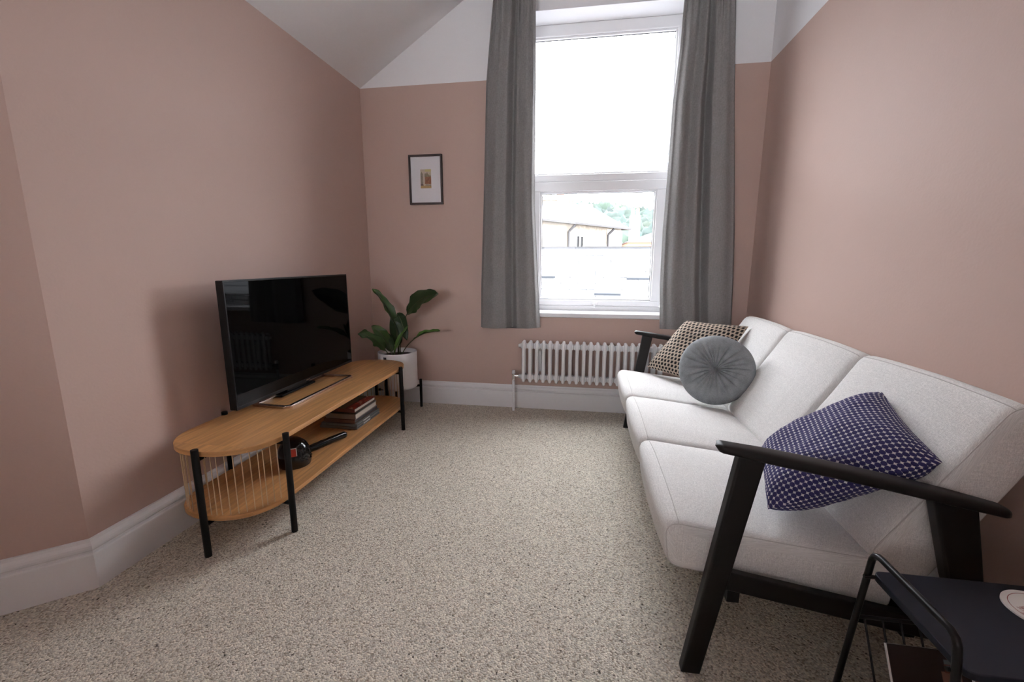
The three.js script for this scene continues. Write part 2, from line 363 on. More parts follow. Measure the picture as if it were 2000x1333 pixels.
// ---------------------------------------------------------------- window
{
  const w = sgroup('window_1', 'tall white framed window with fixed pane over an opening sash', 'window');
  const zf = -0.18, zb = -0.25, x0 = OX0 + 0.006, x1 = OX1 - 0.006, gx0 = 1.187, gx1 = 2.163;
  mesh('outer_frame', [box(x0, x1, 2.596, OY1 - 0.006, zb, zf, 0.006), box(x0, x1, 0.70, 0.757, zb, zf, 0.006), box(x0, gx0, 0.757, 2.596, zb, zf, 0.004), box(gx1, x1, 0.757, 2.596, zb, zf, 0.004), box(gx0, gx1, 1.646, 1.696, zb, zf, 0.006)], M.upvc, w);
  const bead = (a, b, c, d, z) => [box(a, b, d - 0.012, d, z - 0.02, z, 0.003), box(a, b, c, c + 0.012, z - 0.02, z, 0.003), box(a, a + 0.012, c + 0.012, d - 0.012, z - 0.02, z, 0.003), box(b - 0.012, b, c + 0.012, d - 0.012, z - 0.02, z, 0.003)];
  const gask = (a, b, c, d, z) => [box(a, b, d - 0.004, d, z - 0.006, z), box(a, b, c, c + 0.004, z - 0.006, z), box(a, a + 0.004, c, d, z - 0.006, z), box(b - 0.004, b, c, d, z - 0.006, z)];
  mesh('glazing_bead', bead(gx0, gx1, 1.696, 2.596, zf - 0.012), M.upvc, w);
  mesh('gasket', gask(gx0 + 0.011, gx1 - 0.011, 1.707, 2.585, zf - 0.030), M.gasket, w);
  mesh('glass_pane', box(gx0, gx1, 1.696, 2.596, -0.222, -0.218), M.glass, w);
  const sash = mesh('sash', [box(1.204, 2.146, 1.578, 1.644, zb, zf + 0.014, 0.006), box(1.204, 2.146, 0.759, 0.800, zb, zf + 0.014, 0.006), box(1.204, 1.268, 0.800, 1.578, zb, zf + 0.014, 0.004), box(2.083, 2.146, 0.800, 1.578, zb, zf + 0.014, 0.004)], M.upvc, w);
  mesh('glazing_bead', bead(1.268, 2.083, 0.800, 1.578, zf + 0.004), M.upvc, sash);
  mesh('gasket', gask(1.279, 2.072, 0.811, 1.567, zf - 0.016), M.gasket, sash);
  mesh('glass_pane', box(1.268, 2.083, 0.800, 1.578, -0.218, -0.214), M.glass, sash);
  mesh('window_handle', [box(1.655, 1.705, 0.768, 0.790, zf + 0.014, zf + 0.026, 0.004), box(1.672, 1.688, 0.745, 0.782, zf + 0.026, zf + 0.036, 0.004), box(1.650, 1.685, 0.745, 0.757, zf + 0.026, zf + 0.040, 0.005)], M.upvc, sash);
  mesh('window_sill', [box(OX0 - 0.02, OX1 + 0.02, 0.690, 0.722, 0.0005, 0.032, 0.007), box(OX0, OX1, 0.695, 0.722, -0.182, 0.02)], M.upvc, w);
}

// ---------------------------------------------------------------- world outside the window
{
  const g = struct(mesh('ground', box(-120, 120, -8.2, -8, -260, -0.6), M.asphalt), 'ground far below between the neighbouring houses', 'ground');
  // own facade below the window is part of wall_back; neighbouring slate roof
  const rf = thing('slate_roof', 'pale grey slate roof directly outside the window with low flashings', 'roof', [1.8, 1.345, -6.0]);
  const pitch = 0.50, n = 12, sw = 0.30, sh = 0.205; // course depth along the slope
  const sx = Math.cos(pitch), sy = Math.sin(pitch);
  const P = (d) => [-d * sy, d * sx];
  // deck below the slates, both slopes
  const deck = new THREE.Shape([[0, -0.03], [9.5 * sx, -9.5 * sy - 0.03], [9.5 * sx, -9.5 * sy - 0.3], [0, -0.3], [-6 * sx, -6 * sy - 0.3], [-6 * sx, -6 * sy - 0.03]].map((p) => new THREE.Vector2(...p)));
  const dg = new THREE.ExtrudeGeometry(deck, { depth: 14, bevelEnabled: false }); dg.rotateY(-Math.PI / 2); dg.translate(7, 0, 0);
  mesh('deck', dg, M.lead, rf);
  mesh('ridge_tile', (() => { const r = new THREE.CylinderGeometry(0.06, 0.06, 14, 10, 1, false, 0, Math.PI); r.rotateX(0); r.rotateZ(Math.PI / 2); r.rotateX(-Math.PI / 2); r.translate(0, -0.02, 0); return r; })(), M.slate[2], rf);
  const one = new THREE.BoxGeometry(sw - 0.006, 0.009, sh + 0.07); const R = rng(3);
  const rest = [];
  for (let j = 0; j < 26; j++) for (let i = -18; i < 18; i++) {
    const d = 0.10 + (j + 0.5) * sh, x = (i + 0.5 + (j % 2) * 0.5) * sw + (R() - 0.5) * 0.006;
    const [py, pz] = P(d), lift = 0.012 + R() * 0.004, tilt = pitch - 0.055 + (R() - 0.5) * 0.012, mat = M.slate[Math.floor(R() * 4)];
    const inView = x > -1.85 && x < 2.05 && j < 17;
    if (inView) {
      const s = new THREE.Mesh(one, mat); s.name = 'slate'; s.position.set(x, py + lift, pz); s.rotation.set(tilt, (R() - 0.5) * 0.01, 0); s.castShadow = s.receiveShadow = true; rf.add(s);
    } else { const q = one.clone(); q.rotateX(tilt); q.translate(x, py + lift, pz); rest.push(q); }
  }
  const rs = mesh('slate_field', rest, M.slate[1], rf); rs.userData.kind = 'stuff';
  // a low rooflight and two flashing strips
  const strip = (x0, x1, d, h, dd, m, nm) => { const q = new THREE.BoxGeometry(x1 - x0, h, dd); q.rotateX(pitch); const [py, pz] = P(d); q.translate((x0 + x1) / 2, py + h / 2 + 0.01, pz); mesh(nm, q, m, rf); };
  strip(-1.30, -0.72, 1.15, 0.05, 0.12, M.lead, 'flashing');
  strip(0.55, 1.05, 1.20, 0.05, 0.10, M.lead, 'flashing');
  strip(-0.02, 0.42, 1.70, 0.06, 0.16, M.lead, 'roof_vent');
}
{ // stone house with hipped slate roof, set at an angle beyond
  const A = V(-0.115, 2.7, -14.143), B = V(3.78, 2.7, -19.773), dir = B.clone().sub(A).setY(0).normalize(), nor = V(-dir.z, 0, dir.x); // towards the viewer
  const turn = Math.atan2(-dir.z, dir.x), L0 = -9, L1 = A.distanceTo(B), dp = 2.6, ey = 2.7;
  const h = thing('stone_house', 'pale stone house with hipped slate roof, gutters and chimneys', 'house', [A.x, -8, A.z], turn);
  // local axes: x along the eaves, y up, z towards the viewer
  const E = ey + 8;
  mesh('stone_wall', box(L0, L1 - 0.3, 0, E, -dp + 0.3, -0.3), M.stone, h);
  const rise = 0.98, ov = 0; const rp = (pts, nm) => { const q = new THREE.BufferGeometry().setFromPoints(pts.map((p) => V(...p))); q.computeVertexNormals(); return metreUV(q); };
  const ridgeY = E + rise, rz = -dp / 2, hx = L1 - 1.25;
  mesh('slate_roof', [rp([[L0, E, ov], [L1, E, ov], [hx, ridgeY, rz], [L0, E, ov], [hx, ridgeY, rz], [L0, ridgeY, rz]]), rp([[L1, E, ov], [L1, E, -dp], [hx, ridgeY, rz]]), rp([[L1, E, -dp], [L0, E, -dp], [L0, ridgeY, rz], [L1, E, -dp], [L0, ridgeY, rz], [hx, ridgeY, rz]]), rp([[L0, E, -dp], [L1, E, -dp], [L1, E, 0], [L0, E, -dp], [L1, E, 0], [L0, E, 0]])], M.farSlate, h);
  mesh('gutter', [box(L0, L1 + 0.05, E - 0.06, E + 0.02, -0.05, 0.07), box(L1 - 0.07, L1 + 0.07, E - 0.06, E + 0.02, -dp, 0.0)], M.gutter, h);
  for (const x of [2.15, 5.25]) mesh('downpipe', [rod([x, E - 2.2, -0.22], [x, E - 0.35, -0.22], 0.055), rod([x, E - 0.35, -0.22], [x + 0.15, E - 0.08, 0.0], 0.055)], M.gutter, h);
  const win = (x0, x1, y0, y1) => { const f = mesh('window_frame', [box(x0, x1, y0, y0 + 0.1, -0.32, -0.25), box(x0, x1, y1 - 0.1, y1, -0.32, -0.25), box(x0, x0 + 0.08, y0, y1, -0.32, -0.25), box(x1 - 0.08, x1, y0, y1, -0.32, -0.25), box((x0 + x1) / 2 - 0.03, (x0 + x1) / 2 + 0.03, y0, y1, -0.32, -0.25)], M.render, h); mesh('pane', box(x0 + 0.05, x1 - 0.05, y0 + 0.05, y1 - 0.05, -0.31, -0.285), M.screen, f); };
  win(2.70, 3.35, E - 1.45, E - 0.42); win(-2.6, -1.8, E - 1.45, E - 0.42);
  mesh('stone_gable', box(L1 - 1.6, L1 - 0.28, 0, E - 0.1, -dp + 0.3, -0.25), M.render, h);
  const chim = (x, z, w, d, y0, y1, pots) => { const c = mesh('chimney', [box(x - w / 2, x + w / 2, y0, y1, z - d / 2, z + d / 2), box(x - w / 2 - 0.06, x + w / 2 + 0.06, y1 - 0.12, y1, z - d / 2 - 0.06, z + d / 2 + 0.06)], M.stone, h); for (let i = 0; i < pots; i++) { const px = x - w / 2 + (i + 0.5) * w / pots; const p = new THREE.CylinderGeometry(0.09, 0.13, 0.45, 10); p.translate(px, y1 + 0.22, z); mesh('chimney_pot', p, M.terracotta, c); } };
  chim(1.62, -0.9, 0.42, 0.5, E, E + 1.02, 1); chim(4.4, -2.1, 1.5, 0.5, E, E + 1.12, 5); chim(6.1, -2.1, 1.1, 0.5, E - 0.5, E + 0.85, 4);
}
{ // lower house past its right corner
  const h = thing('brick_house', 'small red brick house with pale roof right of the stone house', 'house', [5.8, -8, -25]);
  mesh('brick_wall', box(-1.6, 2.2, 0, 10.25, -5, 0), M.terracotta, h);
  const s = new THREE.Shape([[-1.8, 10.25], [2.4, 10.25], [0.3, 11.0]].map((p) => new THREE.Vector2(...p))); const g = new THREE.ExtrudeGeometry(s, { depth: 5.4, bevelEnabled: false }); g.translate(0, 0, -5.2);
  mesh('slate_roof', metreUV(g), M.farSlate, h);
  const c = mesh('chimney', box(-1.45, -0.85, 9, 11.9, -1.2, -0.6), M.stone, h);
  for (const x of [-1.3, -1.0]) mesh('chimney_pot', rod([x, 11.9, -0.9], [x, 12.35, -0.9], 0.11, 0.09), M.terracotta, c);
}
{ // wooded hillside: terrain with tree crowns
  const f = (x, z) => { const d = -z; return -8 + smooth(40, 150, d) * (23.5 - 0.15 * (x + 13)) + 1.5 * noise.noise(x * 0.03, z * 0.03, 2); };
  const g = new THREE.PlaneGeometry(340, 150, 68, 30); g.rotateX(-Math.PI / 2); g.translate(20, 0, -115);
  const p = g.attributes.position; for (let i = 0; i < p.count; i++) p.setY(i, f(p.getX(i), p.getZ(i))); g.computeVertexNormals();
  struct(mesh('hill', g, M.grass), 'green hillside rising beyond the rooftops', 'hill');
  let crown = mergeVertices((() => { const c = new THREE.IcosahedronGeometry(1, 3); c.deleteAttribute('uv'); c.deleteAttribute('normal'); return c; })(), 1e-4); const q = crown.attributes.position;
  for (let i = 0; i < q.count; i++) { const v = V().fromBufferAttribute(q, i); const k = 1 + 0.30 * noise.noise(v.x * 2.3, v.y * 2.3, v.z * 2.3) + 0.26 * noise.noise(v.x * 5.5, v.y * 5.5, v.z * 5.5); v.multiplyScalar(k); q.setXYZ(i, v.x, v.y, v.z); }
  crown.computeVertexNormals();
  const N = 3600, im = new THREE.InstancedMesh(crown, M.foliage, N), R = rng(77), m4 = new THREE.Matrix4(), col = new THREE.Color();
  for (let i = 0; i < N; i++) {
    const x = -110 + R() * 260, z = -55 - R() * 115, s = 1.5 + R() * 2.0;
    m4.compose(V(x, f(x, z) + s * 0.8, z), new THREE.Quaternion().setFromEuler(new THREE.Euler(0, R() * 6.28, 0)), V(s, s * (1 + R() * 0.5), s)); im.setMatrixAt(i, m4);
    const t = 0.7 + R() * 0.8; im.setColorAt(i, col.setRGB(t * (0.9 + R() * 0.3), t, t * (0.85 + R() * 0.2)));
  }
  im.name = 'woodland'; tag(im, 'dense green trees covering the far hillside', 'trees', null, 'stuff'); im.castShadow = im.receiveShadow = true; scene.add(im);
}

// ---------------------------------------------------------------- curtains
function spline(pts, u) { // smooth interpolation through [u, value]
  let i = 0; while (i < pts.length - 2 && u > pts[i + 1][0]) i++;
  const [a, x] = pts[i], [b, y] = pts[i + 1], t = clamp((u - a) / (b - a)); return lerp(x, y, t * t * (3 - 2 * t));
}
const rowAt = (rows, y, k) => { let i = 0; while (i < rows.length - 2 && y < rows[i + 1][0]) i++; const t = clamp((rows[i][0] - y) / (rows[i][0] - rows[i + 1][0])); return lerp(rows[i][k], rows[i + 1][k], t); };
function curtain(rows, folds, sway, seed, top, bottom) {
  const nu = 110, nv = 90, rings = [], r = rng(seed), ph = [r() * 6, r() * 6, r() * 6];
  for (let j = 0; j <= nv; j++) {
    const y = lerp(top, bottom(0.5), j / nv), q = (top - y) / (top - 0.62), gather = Math.exp(-q * 9), front = [], back = [];
    const xl = rowAt(rows, y, 1), xr = rowAt(rows, y, 2);
    for (let i = 0; i <= nu; i++) {
      const u = i / nu, us = clamp(u + sway * Math.sin(q * 2.6 + 0.4) * Math.sin(Math.PI * u));
      let z = spline(folds, us); z = lerp(0.088, z, 0.55 + 0.45 * smooth(0, 0.5, q));
      z += gather * 0.018 * Math.sin(u * 46 + ph[0] + 1.5 * Math.sin(u * 9)) + 0.0035 * Math.sin(u * 19 + q * 3 + ph[1]) * smooth(0.1, 0.6, q) + 0.003 * noise.noise(u * 6, q * 7, seed);
      const x = lerp(xl, xr, u) + 0.004 * Math.sin(u * 30 + ph[2]) * gather;
      const yy = j === nv ? bottom(u) : y;
      front.push(V(x, yy, z + 0.002)); back.push(V(x, yy, z - 0.002));
    }
    rings.push(front.concat(back.reverse()));
  }
  return loft(rings, { uvs: (i, j, s, t) => [s, t] });
}
{
  const lRows = [[2.80, 0.978, 1.248], [2.70, 0.969, 1.251], [2.23, 0.924, 1.256], [1.465, 0.896, 1.256], [0.91, 0.873, 1.288], [0.60, 0.868, 1.306]];
  const lFold = [[0, 0.055], [0.06, 0.095], [0.26, 0.140], [0.42, 0.125], [0.53, 0.062], [0.63, 0.112], [0.80, 0.138], [0.94, 0.118], [1, 0.085]];
  const rRows = [[2.78, 2.150, 2.425], [2.607, 2.138, 2.435], [2.36, 2.134, 2.452], [2.05, 2.113, 2.475], [1.66, 2.107, 2.510], [1.28, 2.098, 2.542], [0.92, 2.101, 2.562], [0.60, 2.118, 2.575]];
  const rFold = [[0, 0.060], [0.05, 0.085], [0.18, 0.128], [0.33, 0.088], [0.46, 0.128], [0.585, 0.048], [0.66, 0.122], [0.83, 0.140], [0.95, 0.115], [1, 0.055]];
  for (const [rows, folds, sway, seed, bot, label] of [
    [lRows, lFold, -0.03, 4, (u) => 0.612 + 0.012 * u, 'grey curtain hanging left of the window, beside the picture'],
    [rRows, rFold, 0.05, 9, (u) => 0.632 + 0.006 * Math.sin(u * 9), 'grey curtain hanging right of the window, above the sofa']]) {
    const c = thing('curtain', label, 'curtain', [(rowAt(rows, 1.5, 1) + rowAt(rows, 1.5, 2)) / 2, 0.61, 0.09], 0, 'pair of window curtains');
    const g = curtain(rows, folds, sway, seed, 2.79, bot);
    mesh('fabric', at(g, c), M.curtain, c);
    const xl = rows[0][1] + 0.01, xr = rows[0][2] - 0.01;
    for (let i = 0; i < 7; i++) { const x = lerp(xl, xr, i / 6); mesh('hook', at(join([rod([x, 2.77, 0.085], [x, 2.815, 0.085], 0.0025, 0.0025, 6)]), c), M.upvc, c); }
  }
  const t = thing('curtain_track', 'white curtain track fixed above the window', 'curtain track', [1.70, 2.81, 0.08]);
  mesh('rail', at(box(0.90, 2.50, 2.812, 2.838, 0.070, 0.100, 0.004), t), M.upvc, t);
  for (const x of [1.0, 1.7, 2.4]) mesh('bracket', at(box(x - 0.012, x + 0.012, 2.822, 2.84, 0.0005, 0.072), t), M.upvc, t);
}

// ---------------------------------------------------------------- picture
{
  const x0 = 0.346, x1 = 0.592, y0 = 1.484, y1 = 1.822;
  const p = thing('picture_frame', 'small framed vintage street print with wide white mount', 'picture', [(x0 + x1) / 2, y0, 0.001]);
  const b = 0.013, d = 0.022;
  mesh('frame', [box(x0, x1, y1 - b, y1, 0.001, d, 0.002), box(x0, x1, y0, y0 + b, 0.001, d, 0.002), box(x0, x0 + b, y0 + b, y1 - b, 0.001, d, 0.002), box(x1 - b, x1, y0 + b, y1 - b, 0.001, d, 0.002)].map((g) => at(g, p)), M.frame, p);
  mesh('mount', at(box(x0 + b, x1 - b, y0 + b, y1 - b, 0.002, 0.010), p), M.mount, p);
  const art = canvasTex(256, 416, (c, w, h) => {
    c.fillStyle = '#c9bda6'; c.fillRect(0, 0, w, h);
    c.fillStyle = '#c8bd86'; c.fillRect(110, 0, 146, 52); c.fillStyle = '#c4b6a4'; c.fillRect(0, 0, 110, 40); c.fillStyle = '#c9b9ae'; c.fillRect(60, 60, 130, 90);
    const R = rng(8), blot = (x, y, ww, hh, cols, n) => { for (let i = 0; i < n; i++) { c.globalAlpha = 0.55; c.fillStyle = cols[Math.floor(R() * cols.length)]; c.fillRect(x + R() * ww, y + R() * hh, 4 + R() * 16, 4 + R() * 18); } c.globalAlpha = 1; };
    c.fillStyle = '#8d8577'; c.fillRect(4, 90, 54, 235); c.beginPath(); c.moveTo(8, 95); c.lineTo(30, 45); c.lineTo(52, 95); c.fill(); blot(2, 90, 46, 220, ['#6f6a60', '#9b927f', '#7d7566'], 60);
    c.fillStyle = '#c3b6aa'; c.fillRect(62, 90, 38, 240);
    c.fillStyle = '#8a7f6c'; c.beginPath(); c.moveTo(100, 160); c.lineTo(100, 100); c.lineTo(125, 85); c.lineTo(145, 100); c.lineTo(160, 55); c.lineTo(180, 105); c.lineTo(215, 135); c.lineTo(250, 140); c.lineTo(252, 175); c.lineTo(100, 175); c.fill(); blot(100, 90, 130, 80, ['#6f695e', '#a39a78', '#8b8062'], 40);
    c.fillStyle = '#96684f'; c.fillRect(105, 165, 148, 160); blot(105, 165, 135, 150, ['#7e4436', '#a8785c', '#8d5138', '#b08f70', '#6d4a44'], 120);
    c.fillStyle = '#6b5a58'; c.fillRect(0, 318, 52, 40); blot(0, 320, 60, 40, ['#55464c', '#7d5b4c'], 24);
    c.fillStyle = '#b99b6e'; c.fillRect(0, 362, 256, 54); blot(0, 365, 250, 40, ['#c0a274', '#a88d68', '#c9ad7c'], 40); blot(100, 325, 140, 36, ['#4f4540', '#6a6560', '#8a8580'], 30);
  });
  const pic = new THREE.PlaneGeometry(0.079, 0.128); pic.translate(0.469, 1.660, 0.0112);
  mesh('print', at(pic, p), std({ map: art, roughness: 0.85 }), p);
  mesh('glazing', at(box(x0 + b, x1 - b, y0 + b, y1 - b, 0.0150, 0.0165), p), M.glass, p);
}

// ---------------------------------------------------------------- radiator
{
  const rd = thing('column_radiator', 'low white column radiator on the wall under the window', 'radiator', [1.66, 0.225, 0.085]);
  const n = 21, px = 0.0472, y0 = 0.225, y1 = 0.527;
  const sec = (() => { // two columns joined by oval headers
    const gs = [];
    for (const z of [-0.024, 0.024]) { const pts = [[0.0001, y0], [0.006, y0 + 0.0015], [0.0105, y0 + 0.006], [0.0128, y0 + 0.016], [0.0125, y1 - 0.016], [0.0105, y1 - 0.006], [0.006, y1 - 0.0015], [0.0001, y1]].map((p) => new THREE.Vector2(...p)); const l = new THREE.LatheGeometry(pts, 14); l.translate(0, 0, z); gs.push(l); }
    for (const y of [y0 + 0.038, y1 - 0.038]) { const b = new RoundedBoxGeometry(px - 0.0004, 0.040, 0.046, 2, 0.010); b.translate(0, y, 0); gs.push(b); }
    const g = join(gs); g.translate(0, -y0, 0); return g;
  })();
  for (let i = 0; i < n; i++) { const m = new THREE.Mesh(sec, M.radiator); m.name = 'section'; m.position.set(1.189 + i * px - 1.66, 0, 0); m.castShadow = m.receiveShadow = true; rd.add(m); }
  for (const y of [y0 + 0.038, y1 - 0.038]) { mesh('end_plug', at(rod([1.150, y, 0.085], [1.168, y, 0.085], 0.012, 0.016), rd), M.radiator, rd); }
  for (const x of [1.30, 2.02]) mesh('bracket', at(box(x - 0.01, x + 0.01, 0.30, 0.45, 0.0005, 0.070), rd), M.radiator, rd);
  const v = mesh('valve', [rod([1.114, 0.235, 0.085], [1.114, 0.282, 0.085], 0.011), rod([1.114, 0.264, 0.085], [1.152, 0.264, 0.085], 0.0085), rod([1.134, 0.264, 0.085], [1.148, 0.264, 0.085], 0.013, 0.013, 6), rod([1.114, 0.234, 0.085], [1.114, 0.246, 0.085], 0.013, 0.013, 6)].map((g) => at(g, rd)), M.chrome, rd);
  mesh('valve_cap', at(rod([1.114, 0.281, 0.085], [1.114, 0.305, 0.085], 0.013, 0.010), rd), M.radiator, rd);
  mesh('supply_pipe', at(rod([1.114, -0.002, 0.085], [1.114, 0.236, 0.085], 0.010), rd), M.radiator, rd);
}

// ---------------------------------------------------------------- media stand
const ST = { cx: 0.240, hw: 0.210, z0: 0.340, z1: 1.858, top: 0.408, th: 0.020, sh: 0.150 };
function stadium(inset, n = 48) {
  const hw = ST.hw - inset, pts = [], e = 2.25;
  const cap = (zc, s) => { for (let i = 0; i <= n; i++) { const a = -Math.PI / 2 + Math.PI * i / n, c = Math.cos(a), q = Math.sin(a); pts.push([ST.cx + s * hw * Math.sign(q) * Math.abs(q) ** (2 / e), zc + s * hw * Math.abs(c) ** (2 / e)]); } };
  cap(ST.z1 - ST.hw, 1); cap(ST.z0 + ST.hw, -1); return pts;
}
{
  const o = thing('media_stand', 'oak media stand with rounded ends, black legs and cord sides', 'tv stand', [ST.cx, 0, 1.10]);
  const board = (inset, y0, y1) => { const s = new THREE.Shape(stadium(inset).map(([x, z]) => new THREE.Vector2(x, -z))); const g = new THREE.ExtrudeGeometry(s, { depth: y1 - y0 - 0.004, bevelEnabled: true, bevelSize: 0.002, bevelThickness: 0.002, bevelOffset: -0.002, bevelSegments: 2, curveSegments: 8 }); g.rotateX(-Math.PI / 2); g.translate(0, y0 + 0.002, 0); return metreUV(g); };
  mesh('top_board', at(board(0, ST.top - ST.th, ST.top), o), M.oak, o);
  mesh('lower_shelf', at(board(0.006, ST.sh - 0.018, ST.sh), o), M.oak, o);
  const legs = [[0.248, 1.872], [0.466, 1.680], [0.464, 0.575], [0.0335, 1.50], [0.242, 0.325], [0.0335, 0.70]];
  for (const [x, z] of legs) {
    const zi = clamp(z, ST.z0 + ST.hw, ST.z1 - ST.hw), d = V(ST.cx - x, 0, zi - z).setLength(0.055);
    const l = mesh('leg', at(rod([x, -0.001, z], [x, 0.421, z], 0.0122, 0.0122, 16), o), M.blackmetal, o);
    for (const y of [ST.top - ST.th - 0.0085, ST.sh - 0.027]) mesh('bracket', at(rod([x, y, z], [x + d.x, y, z + d.z], 0.008), o), M.blackmetal, l);
  }
  // cords strung between the boards round both ends
  const ring = stadium(0.016, 64);
  const strung = (k0, k1, step) => { let acc = step, prev = null; for (let k = k0; k < k1; k++) { const p = ring[k]; if (prev) acc += Math.hypot(p[0] - prev[0], p[1] - prev[1]); prev = p; if (acc >= step) { acc -= step; mesh('cord', at(rod([p[0], ST.sh - 0.002, p[1]], [p[0], ST.top - ST.th + 0.002, p[1]], 0.0019, 0.0019, 6), o), M.cord, o); } } };
  strung(0, 61, 0.026); strung(66, 128, 0.026);
}

// ---------------------------------------------------------------- television
{
  const z0 = 0.624, z1 = 1.568, y0 = 0.455, y1 = 1.004, xf = 0.160;
  const tv = thing('television', 'black flat-screen television on an open bronze loop stand', 'television', [0.150, ST.top, (z0 + z1) / 2]);
  mesh('housing', [box(xf - 0.034, xf - 0.001, y0, y1, z0, z1, 0.004), box(xf - 0.060, xf - 0.030, y0 + 0.05, y1 - 0.16, z0 + 0.12, z1 - 0.12, 0.012)].map((g) => at(g, tv)), M.tvbody, tv);
  const b = 0.007; // slim bezel
  mesh('bezel', [box(xf - 0.004, xf + 0.0015, y1 - b, y1, z0, z1, 0.001), box(xf - 0.004, xf + 0.0015, y0, y0 + 0.014, z0, z1, 0.001), box(xf - 0.004, xf + 0.0015, y0 + 0.014, y1 - b, z0, z0 + b, 0.001), box(xf - 0.004, xf + 0.0015, y0 + 0.014, y1 - b, z1 - b, z1, 0.001)].map((g) => at(g, tv)), M.tvbody, tv);
  mesh('screen', at(box(xf - 0.003, xf, y0 + 0.014, y1 - b, z0 + b, z1 - b), tv), M.screen, tv);
  mesh('badge', at(box(xf + 0.001, xf + 0.002, y0 + 0.005, y0 + 0.0095, 1.060, 1.095), tv), M.chrome, tv);
  const yb = ST.top, loopPts = [[0.085, 1.375], [0.245, 1.385], [0.262, 1.368], [0.262, 0.832], [0.245, 0.815], [0.085, 0.825]];
  const bar = (a, c, w) => { const d = V(c[0] - a[0], 0, c[1] - a[1]), L = d.length(), g = new RoundedBoxGeometry(w, 0.013, L + w * 0.9, 2, 0.003); g.rotateY(Math.atan2(d.x, d.z)); g.translate((a[0] + c[0]) / 2, yb + 0.0065, (a[1] + c[1]) / 2); return g; };
  mesh('loop_base', loopPts.map((p, i) => bar(p, loopPts[(i + 1) % loopPts.length], 0.019)).map((g) => at(g, tv)), M.bronze, tv);
  mesh('neck', [box(0.085, 0.112, yb + 0.006, 0.62, 1.02, 1.18, 0.006), box(0.082, 0.125, yb + 0.003, yb + 0.014, 0.96, 1.24, 0.004)].map((g) => at(g, tv)), M.tvbody, tv);
}

